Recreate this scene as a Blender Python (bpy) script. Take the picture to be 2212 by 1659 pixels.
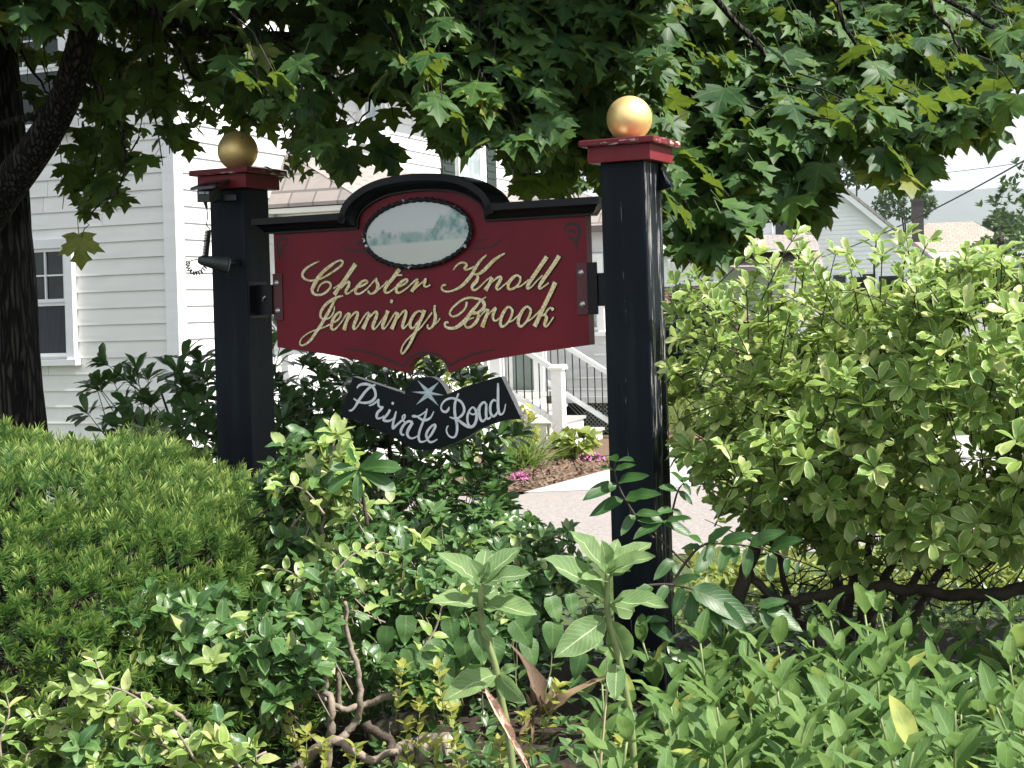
import bpy, bmesh, math, random
import numpy as np
from mathutils import Vector, Matrix, noise

for o in list(bpy.data.objects):
    bpy.data.objects.remove(o, do_unlink=True)
SC = bpy.context.scene
COL = SC.collection
RNG = np.random.default_rng(7)
random.seed(7)

# ------------------------------------------------------------------ camera, sky, sun, exposure
CAM_Z, FOC, ROLL = 1.6, 3300.0, 0.0305          # eye height; focal length for a 2212 unit wide picture
cam = bpy.data.cameras.new('camera'); cam_o = bpy.data.objects.new('camera', cam); COL.objects.link(cam_o)
cam.sensor_width = 36.0; cam.lens = FOC / 2212.0 * 36.0
cam.shift_y = -(829.5 - 667.0) / 2212.0
cam.clip_start = 0.05; cam.clip_end = 9000
cam_o.matrix_world = Matrix.Translation((0, 0, CAM_Z)) @ Matrix.Rotation(math.pi / 2, 4, 'X') @ Matrix.Rotation(-ROLL, 4, 'Z')
cam.dof.use_dof = False
SC.camera = cam_o

SUN_DIR = Vector((0.57, -0.245, 0.785)).normalized()   # towards the sun
sun_el = math.asin(SUN_DIR.z); sun_az = math.atan2(SUN_DIR.x, SUN_DIR.y)
W = bpy.data.worlds.new('World'); SC.world = W; W.use_nodes = True
nt = W.node_tree; nt.nodes.clear()
sky = nt.nodes.new('ShaderNodeTexSky'); sky.sky_type = 'NISHITA'; sky.sun_disc = False
sky.sun_elevation = sun_el; sky.sun_rotation = sun_az; sky.air_density = 1.0; sky.dust_density = 2.5; sky.ozone_density = 1.0
tc = nt.nodes.new('ShaderNodeTexCoord'); nz = nt.nodes.new('ShaderNodeTexNoise'); nz.inputs['Scale'].default_value = 2.2; nz.inputs['Detail'].default_value = 5
rp = nt.nodes.new('ShaderNodeMapRange'); rp.inputs[1].default_value = 0.3; rp.inputs[2].default_value = 0.65; rp.inputs[3].default_value = 0.55; rp.inputs[4].default_value = 0.9
mx = nt.nodes.new('ShaderNodeMix'); mx.data_type = 'RGBA'; mx.inputs[7].default_value = (4.2, 4.35, 4.5, 1)
bg = nt.nodes.new('ShaderNodeBackground'); bg.inputs[1].default_value = 0.10
wo = nt.nodes.new('ShaderNodeOutputWorld')
L = nt.links.new
L(tc.outputs['Generated'], nz.inputs['Vector']); L(nz.outputs['Fac'], rp.inputs[0]); L(rp.outputs[0], mx.inputs[0])
L(sky.outputs[0], mx.inputs[6]); L(mx.outputs[2], bg.inputs[0]); L(bg.outputs[0], wo.inputs[0])

sun = bpy.data.lights.new('sun', 'SUN'); sun.energy = 3.7; sun.angle = math.radians(0.53); sun.color = (1.0, 0.955, 0.87)
sun_o = bpy.data.objects.new('sun', sun); COL.objects.link(sun_o)
sun_o.rotation_mode = 'QUATERNION'; sun_o.rotation_quaternion = SUN_DIR.to_track_quat('Z', 'Y'); sun_o.location = (30, 5, 50)

SC.view_settings.view_transform = 'Standard'; SC.view_settings.look = 'None'
SC.view_settings.exposure = 1.58; SC.view_settings.gamma = 1.0; SC.view_settings.use_curve_mapping = False
SC.render.engine = 'CYCLES'
SC.cycles.max_bounces = 7; SC.cycles.diffuse_bounces = 4; SC.cycles.glossy_bounces = 3
SC.cycles.transmission_bounces = 4; SC.cycles.transparent_max_bounces = 4
SC.cycles.use_denoising = True

# ------------------------------------------------------------------ where things stand
CR, SR = math.cos(ROLL), math.sin(ROLL)
def ray(px, py):
    dx, dy = px - 1106.0, py - 667.0
    return (dx * CR - dy * SR) / FOC, -(dx * SR + dy * CR) / FOC
def at(px, py, Y):
    """the point at distance Y in the direction measured on the photograph (2212 units wide)"""
    a, b = ray(px, py)
    return Vector((a * Y, Y, CAM_Z + b * Y))
def ground_at(px, py, z):
    a, b = ray(px, py)
    Y = (z - CAM_Z) / b
    return Vector((a * Y, Y, z))
def proj(P):
    P = np.asarray(P, float)
    x = FOC * P[..., 0] / P[..., 1]; y = -FOC * (P[..., 2] - CAM_Z) / P[..., 1]
    return 1106 + x * CR + y * SR, 667 - x * SR + y * CR

# ------------------------------------------------------------------ object helpers
def tag(o, label=None, cat=None, group=None, kind=None):
    if label: o['label'] = label
    if cat: o['category'] = cat
    if group: o['group'] = group
    if kind: o['kind'] = kind
    return o
def empty(name, loc=(0, 0, 0), rz=0.0, parent=None):
    o = bpy.data.objects.new(name, None); COL.objects.link(o)
    o.location = loc; o.rotation_euler = (0, 0, rz); o.empty_display_size = 0.1
    if parent: o.parent = parent
    return o
def link(name, mesh, parent=None, loc=None):
    o = bpy.data.objects.new(name, mesh); COL.objects.link(o)
    if parent: o.parent = parent
    if loc is not None: o.location = loc
    return o
def mesh_np(name, V, F, UV=None, mat=None, smooth=True):
    """V (n,3); F (m,3) or (m,4) ints; UV (n,2) per vertex"""
    me = bpy.data.meshes.new(name)
    V = np.ascontiguousarray(V, np.float32); F = np.ascontiguousarray(F, np.int32)
    k = F.shape[1]
    me.vertices.add(len(V)); me.vertices.foreach_set('co', V.ravel())
    me.loops.add(F.size); me.loops.foreach_set('vertex_index', F.ravel())
    me.polygons.add(len(F)); me.polygons.foreach_set('loop_start', np.arange(0, F.size, k, dtype=np.int32))
    if UV is not None:
        uv = me.uv_layers.new(name='UVMap')
        uv.data.foreach_set('uv', np.ascontiguousarray(np.asarray(UV, np.float32)[F.ravel()]).ravel())
    me.update(calc_edges=True); me.validate()
    me.polygons.foreach_set('use_smooth', np.full(len(me.polygons), smooth))
    if mat: me.materials.append(mat)
    return me
class MB:
    """collects simple solids into one mesh"""
    def __init__(s): s.v = []; s.f = []; s.sm = []
    def add(s, vs, fs, smooth=False):
        b = len(s.v); s.v += [tuple(p) for p in vs]
        for f in fs: s.f.append([b + i for i in f]); s.sm.append(smooth)
        return s
    def box(s, a, b):
        (x0, y0, z0), (x1, y1, z1) = a, b
        vs = [(x0, y0, z0), (x1, y0, z0), (x1, y1, z0), (x0, y1, z0), (x0, y0, z1), (x1, y0, z1), (x1, y1, z1), (x0, y1, z1)]
        return s.add(vs, [(0, 3, 2, 1), (4, 5, 6, 7), (0, 1, 5, 4), (1, 2, 6, 5), (2, 3, 7, 6), (3, 0, 4, 7)])
    def prism(s, poly, d):
        """poly: 3D outline, d: extrusion vector"""
        n = len(poly); d = Vector(d); P = [Vector(p) for p in poly]
        vs = P + [p + d for p in P]
        fs = [tuple(range(n - 1, -1, -1)), tuple(range(n, 2 * n))] + [(i, (i + 1) % n, n + (i + 1) % n, n + i) for i in range(n)]
        return s.add(vs, fs)
    def tube(s, pts, rad, sides=7, cap=True):
        pts = [Vector(p) for p in pts]; n = len(pts)
        if not hasattr(rad, '__len__'): rad = [rad] * n
        vs = []; prev = None
        for i, p in enumerate(pts):
            t = (pts[min(i + 1, n - 1)] - pts[max(i - 1, 0)]).normalized()
            if prev is None:
                a = t.orthogonal().normalized()
            else:
                a = (prev - t * prev.dot(t)).normalized()
            prev = a; b = t.cross(a)
            for k in range(sides):
                th = 2 * math.pi * k / sides
                vs.append(p + (a * math.cos(th) + b * math.sin(th)) * rad[i])
        fs = []
        for i in range(n - 1):
            for k in range(sides):
                k2 = (k + 1) % sides
                fs.append((i * sides + k, i * sides + k2, (i + 1) * sides + k2, (i + 1) * sides + k))
        if cap:
            fs.append(tuple(range(sides - 1, -1, -1))); fs.append(tuple(range((n - 1) * sides, n * sides)))
        return s.add(vs, fs, True)
    def lathe(s, prof, c=(0, 0, 0), n=20):
        vs = []; c = Vector(c)
        for r, z in prof:
            for k in range(n):
                th = 2 * math.pi * k / n; vs.append(c + Vector((r * math.cos(th), r * math.sin(th), z)))
        fs = [(i * n + k, i * n + (k + 1) % n, (i + 1) * n + (k + 1) % n, (i + 1) * n + k) for i in range(len(prof) - 1) for k in range(n)]
        return s.add(vs, fs, True)
    def mesh(s, name, mat, bevel=0.0):
        me = bpy.data.meshes.new(name); me.from_pydata(s.v, [], s.f); me.update()
        me.polygons.foreach_set('use_smooth', s.sm)
        if bevel:
            bm = bmesh.new(); bm.from_mesh(me)
            bmesh.ops.bevel(bm, geom=[e for e in bm.edges if len(e.link_faces) == 2 and e.calc_face_angle(0) > 0.5], offset=bevel, segments=2, affect='EDGES', profile=0.6, clamp_overlap=True)
            bm.to_mesh(me); bm.free()
        if mat: me.materials.append(mat)
        return me
    def obj(s, name, mat, parent=None, loc=None, bevel=0.0):
        return link(name, s.mesh(name, mat, bevel), parent, loc)
def smooth_path(pts, k=4):
    """Catmull-Rom through points of any dimension"""
    P = np.asarray(pts, float); n = len(P)
    if n < 3: return P
    out = []
    for i in range(n - 1):
        p0, p1, p2, p3 = P[max(i - 1, 0)], P[i], P[i + 1], P[min(i + 2, n - 1)]
        for j in range(k):
            t = j / k
            out.append(0.5 * ((2 * p1) + (p2 - p0) * t + (2 * p0 - 5 * p1 + 4 * p2 - p3) * t * t + (3 * p1 - p0 - 3 * p2 + p3) * t ** 3))
    out.append(P[-1])
    return np.array(out)

# ------------------------------------------------------------------ materials
class NT:
    def __init__(s, name):
        s.m = bpy.data.materials.new(name); s.m.use_nodes = True
        s.t = s.m.node_tree; s.b = s.t.nodes['Principled BSDF']; s.out = s.t.nodes['Material Output']
    def n(s, typ, **kw):
        nd = s.t.nodes.new('ShaderNode' + typ)
        for k, v in kw.items(): setattr(nd, k, v)
        return nd
    def l(s, a, b): s.t.links.new(a, b)
    def put(s, sock, v):
        if hasattr(v, 'links'): s.l(v, sock)
        else: sock.default_value = v
    def math(s, op, a, b=0.0, c=0.0):
        nd = s.n('Math', operation=op)
        for i, v in enumerate((a, b, c)): s.put(nd.inputs[i], v)
        return nd.outputs[0]
    def rng(s, v, a, b, c=0.0, d=1.0, smooth=True):
        nd = s.n('MapRange'); nd.interpolation_type = 'SMOOTHSTEP' if smooth else 'LINEAR'
        s.put(nd.inputs[0], v)
        for i, x in enumerate((a, b, c, d)): s.put(nd.inputs[i + 1], x)
        return nd.outputs[0]
    def mix(s, f, a, b, blend='MIX'):
        nd = s.n('Mix', data_type='RGBA', blend_type=blend)
        s.put(nd.inputs[0], f)
        for i, v in ((6, a), (7, b)):
            s.put(nd.inputs[i], v if hasattr(v, 'links') else (*v[:3], 1))
        return nd.outputs[2]
    def noise(s, scale, detail=4, vec=None, rough=0.55, stretch=None, out='Fac'):
        nd = s.n('TexNoise'); nd.inputs['Scale'].default_value = scale; nd.inputs['Detail'].default_value = detail; nd.inputs['Roughness'].default_value = rough
        v = vec if vec is not None else s.obj()
        if stretch:
            mp = s.n('Mapping'); mp.inputs['Scale'].default_value = stretch; s.l(v, mp.inputs[0]); v = mp.outputs[0]
        s.l(v, nd.inputs['Vector'])
        return nd.outputs[out]
    def obj(s): return s.n('TexCoord').outputs['Object']
    def xyz(s, v):
        nd = s.n('SeparateXYZ'); s.l(v, nd.inputs[0]); return nd.outputs
    def bump(s, h, strength=0.3, dist=0.01):
        nd = s.n('Bump'); nd.inputs['Strength'].default_value = strength; nd.inputs['Distance'].default_value = dist
        s.l(h, nd.inputs['Height']); s.l(nd.outputs[0], s.b.inputs['Normal']); return nd.outputs[0]
    def base(s, c, rough=0.6, spec=0.5, metal=0.0):
        s.put(s.b.inputs['Base Color'], c if hasattr(c, 'links') else (*c[:3], 1))
        s.put(s.b.inputs['Roughness'], rough); s.b.inputs['Specular IOR Level'].default_value = spec; s.b.inputs['Metallic'].default_value = metal
        return s.m
def simple(name, c, rough=0.6, var=0.25, scale=8.0, bump=0.0, bscale=40.0, metal=0.0, spec=0.5, c2=None, stretch=None):
    t = NT(name); n = t.noise(scale, 5, stretch=stretch)
    c2 = c2 or tuple(x * (1 - var) for x in c)
    t.base(t.mix(t.rng(n, 0.3, 0.7), c, c2), rough, spec, metal)
    if bump: t.bump(t.noise(bscale, 4, stretch=stretch), bump, 0.01)
    return t.m

def leaf_mat(name, dark, light, rim=None, rim_at=0.8, vein=(0.3, 0.4, 0.15), vein_amt=0.5, vein_w=0.10, side=9.0, side_amt=0.2, rough=0.42, trans=0.38, tcol=None, spec=0.5, tip=None, odd=None, blot=True):
    t = NT(name)
    inf = t.n('ObjectInfo'); geo = t.n('NewGeometry')
    r = t.math('FRACT', t.math('ADD', inf.outputs['Random'], t.math('MULTIPLY', geo.outputs['Random Per Island'], 7.31)))
    uv = t.n('UVMap'); u_, v_, _ = t.xyz(uv.outputs[0])
    u = t.math('MULTIPLY', t.math('ABSOLUTE', t.math('SUBTRACT', u_, 0.5)), 2.0)
    c = t.mix(r, dark, light)
    if odd:      # a few leaves of another colour
        c = t.mix(t.rng(t.math('FRACT', t.math('MULTIPLY', r, 13.7)), 1 - odd[1], 1 - odd[1] + 0.02), c, odd[0])
    if blot:      # chewed and spotted places
        c = t.mix(t.rng(t.noise(75.0, 3, vec=geo.outputs['Position'], rough=0.7), 0.665, 0.71, 0, 0.75), c, (0.13, 0.105, 0.04))
    if tip: c = t.mix(t.rng(v_, 0.35, 1.0), c, tip)
    pn = t.noise(26.0, 3, vec=geo.outputs['Position'])
    c = t.mix(t.rng(pn, 0.35, 0.7, 0.0, 0.45), c, tuple(x * 0.62 for x in dark))
    if side_amt:
        w = t.math('PINGPONG', t.math('SUBTRACT', t.math('MULTIPLY', v_, side), t.math('MULTIPLY', u, side * 0.28)), 0.5)
        sv = t.rng(w, 0.10, 0.0)
        c = t.mix(t.math('MULTIPLY', sv, side_amt), c, vein)
    if rim: c = t.mix(t.rng(t.math('ADD', u, t.math('MULTIPLY', t.math('SUBTRACT', pn, 0.5), 0.5)), rim_at, rim_at + 0.12), c, rim)
    if vein_amt: c = t.mix(t.rng(u, vein_w, vein_w * 0.35, 0.0, vein_amt), c, vein)
    t.base(c, rough, spec)
    if side_amt: t.bump(t.math('SUBTRACT', 1.0, sv), 0.25, 0.002)
    tr = t.n('BsdfTranslucent'); t.l(t.mix(0.5, c, tcol or tuple(min(1, x * 2.2) for x in light), 'MIX'), tr.inputs[0])
    ms = t.n('MixShader'); ms.inputs[0].default_value = trans
    t.l(t.b.outputs[0], ms.inputs[1]); t.l(tr.outputs[0], ms.inputs[2]); t.l(ms.outputs[0], t.out.inputs[0])
    return t.m

def maple_mat():
    t = NT('maple_leaf')
    inf = t.n('ObjectInfo'); geo = t.n('NewGeometry')
    r = t.math('FRACT', t.math('ADD', inf.outputs['Random'], t.math('MULTIPLY', geo.outputs['Random Per Island'], 7.31)))
    uv = t.n('UVMap'); u_, v_, _ = t.xyz(uv.outputs[0])
    x = t.math('ABSOLUTE', t.math('SUBTRACT', u_, 0.5))
    rad = t.math('SQRT', t.math('ADD', t.math('MULTIPLY', x, x), t.math('MULTIPLY', v_, v_)))
    a = t.math('ARCTAN2', x, v_)
    d = t.math('MINIMUM', t.math('MINIMUM', a, t.math('ABSOLUTE', t.math('SUBTRACT', a, 0.80))), t.math('ABSOLUTE', t.math('SUBTRACT', a, 1.47)))
    ln = t.rng(t.math('MULTIPLY', d, rad), 0.018, 0.004)
    c = t.mix(r, (0.026, 0.080, 0.028), (0.082, 0.170, 0.042))
    c = t.mix(t.rng(t.math('FRACT', t.math('MULTIPLY', r, 17.3)), 0.955, 0.97), c, (0.20, 0.22, 0.035))
    pn = t.noise(30.0, 3, vec=geo.outputs['Position'])
    c = t.mix(t.rng(pn, 0.35, 0.7, 0, 0.4), c, (0.014, 0.040, 0.018))
    c = t.mix(t.math('MULTIPLY', ln, 0.5), c, (0.16, 0.22, 0.07))
    t.base(c, 0.5, 0.32); t.bump(ln, -0.3, 0.003)
    tr = t.n('BsdfTranslucent'); t.l(t.mix(0.65, c, (0.20, 0.27, 0.02)), tr.inputs[0])
    ms = t.n('MixShader'); ms.inputs[0].default_value = 0.40
    t.l(t.b.outputs[0], ms.inputs[1]); t.l(tr.outputs[0], ms.inputs[2]); t.l(ms.outputs[0], t.out.inputs[0])
    return t.m

def bark_mat(name, c1, c2, sx=14, sz=3.0, b=1.0):
    t = NT(name)
    n1 = t.noise(1.0, 6, stretch=(sx, sx, sz), rough=0.65); v = t.n('TexVoronoi'); v.feature = 'DISTANCE_TO_EDGE'; v.inputs['Scale'].default_value = 1.0
    mp = t.n('Mapping'); mp.inputs['Scale'].default_value = (sx * 2.0, sx * 2.0, sz * 1.6)
    t.l(t.obj(), mp.inputs[0]); ad = t.n('VectorMath', operation='ADD'); t.l(mp.outputs[0], ad.inputs[0]); t.l(t.noise(6.0, 3, out='Color'), ad.inputs[1]); t.l(ad.outputs[0], v.inputs['Vector'])
    ridge = t.rng(v.outputs['Distance'], 0.0, 0.30)
    h = t.math('ADD', t.math('MULTIPLY', ridge, 0.7), t.math('MULTIPLY', n1, 0.5))
    t.base(t.mix(t.rng(h, 0.25, 0.95), c2, c1), 0.9, 0.2)
    t.bump(h, b, 0.03)
    return t.m

def post_mat(side_amt=0.155, x0=0.0):
    t = NT('weathered_black_paint')
    o = t.obj(); x, y, z = t.xyz(o)
    grain = t.noise(1.0, 6, stretch=(85, 85, 3.2), rough=0.7)
    crack = t.noise(1.0, 4, stretch=(60, 60, 1.6), rough=0.5)
    side = t.rng(x, 0.066, 0.0745)                                    # the weathered side face
    amt = t.noise(1.0, 3, stretch=(3, 3, 2.4))
    thr = t.math('SUBTRACT', 0.742, t.math('ADD', t.math('MULTIPLY', side, side_amt), t.math('MULTIPLY', t.rng(amt, 0.45, 0.7), 0.05)))
    peel = t.rng(t.math('SUBTRACT', grain, thr), 0.0, 0.03)
    wv = t.math('MULTIPLY', t.math('SUBTRACT', t.noise(1.0, 3, stretch=(0.01, 0.01, 2.2)), 0.5), 0.055)
    ln = t.rng(t.math('ABSOLUTE', t.math('SUBTRACT', t.math('SUBTRACT', x, x0), wv)), 0.0012, 0.0004)
    ln = t.math('MULTIPLY', t.math('MULTIPLY', ln, t.rng(y, -0.070, -0.0745)), t.rng(t.noise(1.0, 4, stretch=(1, 1, 14)), 0.52, 0.62))
    peel = t.math('MAXIMUM', peel, ln)
    wood = t.mix(crack, (0.07, 0.068, 0.068), (0.40, 0.39, 0.37))
    paint = t.mix(t.rng(amt, 0.3, 0.7), (0.0040, 0.0058, 0.0095), (0.0075, 0.0110, 0.0170))
    dust = t.noise(1.0, 5, stretch=(22, 22, 1.1), rough=0.65)
    paint = t.mix(t.rng(dust, 0.48, 0.78, 0, 0.5), paint, (0.022, 0.029, 0.038))
    t.base(t.mix(peel, paint, wood), 0.55, 0.12)
    t.put(t.b.inputs['Roughness'], t.math('ADD', 0.5, t.math('MULTIPLY', peel, 0.4)))
    t.bump(t.math('ADD', t.math('MULTIPLY', grain, 0.5), t.math('MULTIPLY', peel, -0.5)), 0.35, 0.004)
    return t.m
def peel_mat(name, paint, under, amount, stretch=(40, 40, 40), rough=0.45, paint2=None, bump=0.25):
    t = NT(name); g = t.noise(1.0, 6, stretch=stretch, rough=0.65); b = t.noise(5.0, 3)
    peel = t.rng(t.math('ADD', g, t.math('MULTIPLY', t.math('SUBTRACT', b, 0.5), 0.35)), amount, amount + 0.035)
    t.base(t.mix(peel, t.mix(t.rng(b, 0.3, 0.7), paint, paint2 or tuple(c * 0.75 for c in paint)), under), rough, 0.22)
    t.bump(g, bump, 0.003)
    return t.m
def gold_mat(name, leafing=True):
    t = NT(name)
    n = t.noise(9.0, 5); g = t.noise(55.0, 4)
    c = t.mix(t.rng(n, 0.35, 0.65), (0.98, 0.76, 0.36), (0.86, 0.60, 0.22))
    worn = t.rng(g, 0.66, 0.72)
    c = t.mix(worn, c, (0.22, 0.16, 0.07))
    t.base(c, t.rng(n, 0.3, 0.7, 0.46, 0.62), 0.5, 0.78)
    t.bump(g, 0.12, 0.002)
    return t.m
def board_mat(name, c, c2, seam=0.2, rough=0.5):
    t = NT(name); n = t.noise(1.0, 4, stretch=(1.2, 1.2, 9)); d = t.noise(1.6, 5)
    k = t.mix(t.rng(n, 0.3, 0.75, 0, 0.8), c, c2)
    t.base(t.mix(t.rng(d, 0.5, 0.8, 0, 0.35), k, tuple(x * 0.8 for x in c2)), rough, 0.3)
    t.bump(t.noise(60.0, 3, stretch=(0.1, 0.1, 1)), 0.08, 0.004)
    return t.m
def landscape_mat():
    """a faded little landscape painted on the oval"""
    t = NT('faded_painted_landscape'); o = t.obj(); x, y, z = t.xyz(o)
    blot = t.noise(22.0, 5, stretch=(1, 1, 1)); big = t.noise(9.0, 3, stretch=(1, 1, 0.25))
    base = t.mix(t.rng(z, -0.10, 0.06), (0.60, 0.62, 0.57), (0.70, 0.73, 0.75))
    # the treeline climbs towards the right
    top = t.math('ADD', t.math('MULTIPLY', t.rng(x, 0.02, 0.15), 0.055), t.math('MULTIPLY', t.math('SUBTRACT', big, 0.5), 0.16))
    tl = t.math('ADD', z, t.math('MULTIPLY', x, -0.03))
    band = t.math('MULTIPLY', t.rng(tl, -0.040, -0.028), t.rng(t.math('SUBTRACT', tl, top), 0.012, -0.004))
    m = t.math('MULTIPLY', band, t.rng(blot, 0.38, 0.62, 0.25, 1.0))
    c = t.mix(m, base, t.mix(t.rng(t.noise(40.0, 3), 0.35, 0.65), (0.17, 0.33, 0.36), (0.36, 0.50, 0.44)))
    lines = t.math('MULTIPLY', t.rng(t.math('ABSOLUTE', t.math('SUBTRACT', tl, 0.006)), 0.0016, 0.0004), t.rng(blot, 0.45, 0.6, 0, 0.6))
    c = t.mix(lines, c, (0.25, 0.27, 0.27))
    t.base(c, 0.5, 0.3); t.bump(blot, 0.05, 0.002)
    return t.m
def brick_mat(scale=1.0):
    t = NT('brick_wall'); o = t.obj(); b = t.n('TexBrick'); b.inputs['Scale'].default_value = scale
    cx = t.n('CombineXYZ'); x, y, z = t.xyz(o); t.l(t.math('ADD', x, y), cx.inputs[0]); t.l(z, cx.inputs[1])
    t.l(cx.outputs[0], b.inputs['Vector'])
    b.inputs['Color1'].default_value = (0.33, 0.15, 0.10, 1); b.inputs['Color2'].default_value = (0.24, 0.10, 0.075, 1); b.inputs['Mortar'].default_value = (0.52, 0.47, 0.42, 1)
    b.inputs['Mortar Size'].default_value = 0.014; b.inputs['Brick Width'].default_value = 0.26; b.inputs['Row Height'].default_value = 0.095
    t.base(b.outputs['Color'], 0.85, 0.2); t.bump(b.outputs['Fac'], -0.4, 0.02)
    return t.m
def shingle_mat(name, c, c2, row=0.14):
    t = NT(name); o = t.obj(); b = t.n('TexBrick'); b.inputs['Scale'].default_value = 1.0
    t.l(o, b.inputs['Vector'])
    b.inputs['Color1'].default_value = (*c, 1); b.inputs['Color2'].default_value = (*c2, 1); b.inputs['Mortar'].default_value = tuple(x * 0.55 for x in c2) + (1,)
    b.inputs['Mortar Size'].default_value = 0.012; b.inputs['Brick Width'].default_value = 0.3; b.inputs['Row Height'].default_value = row
    n = t.noise(3.0, 5)
    t.base(t.mix(t.rng(n, 0.35, 0.7, 0, 0.4), b.outputs['Color'], tuple(x * 0.7 for x in c2)), 0.9, 0.2); t.bump(b.outputs['Fac'], -0.5, 0.01)
    return t.m
def speckle(name, c, c2, s1=60, s2=4, rough=0.9, b=0.3):
    t = NT(name); f = t.noise(s1, 4, rough=0.8); g = t.noise(s2, 5)
    k = t.mix(t.rng(f, 0.35, 0.65), c, c2)
    t.base(t.mix(t.rng(g, 0.4, 0.75, 0, 0.5), k, tuple(x * 0.75 for x in c)), rough, 0.2); t.bump(f, b, 0.01)
    return t.m
def glass_mat(name='window_glass', c=(0.012, 0.016, 0.016)):
    t = NT(name); n = t.noise(3.0, 4)
    t.base(t.mix(t.rng(n, 0.4, 0.7), c, tuple(x * 2.2 for x in c)), 0.06, 0.35)
    return t.m

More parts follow.
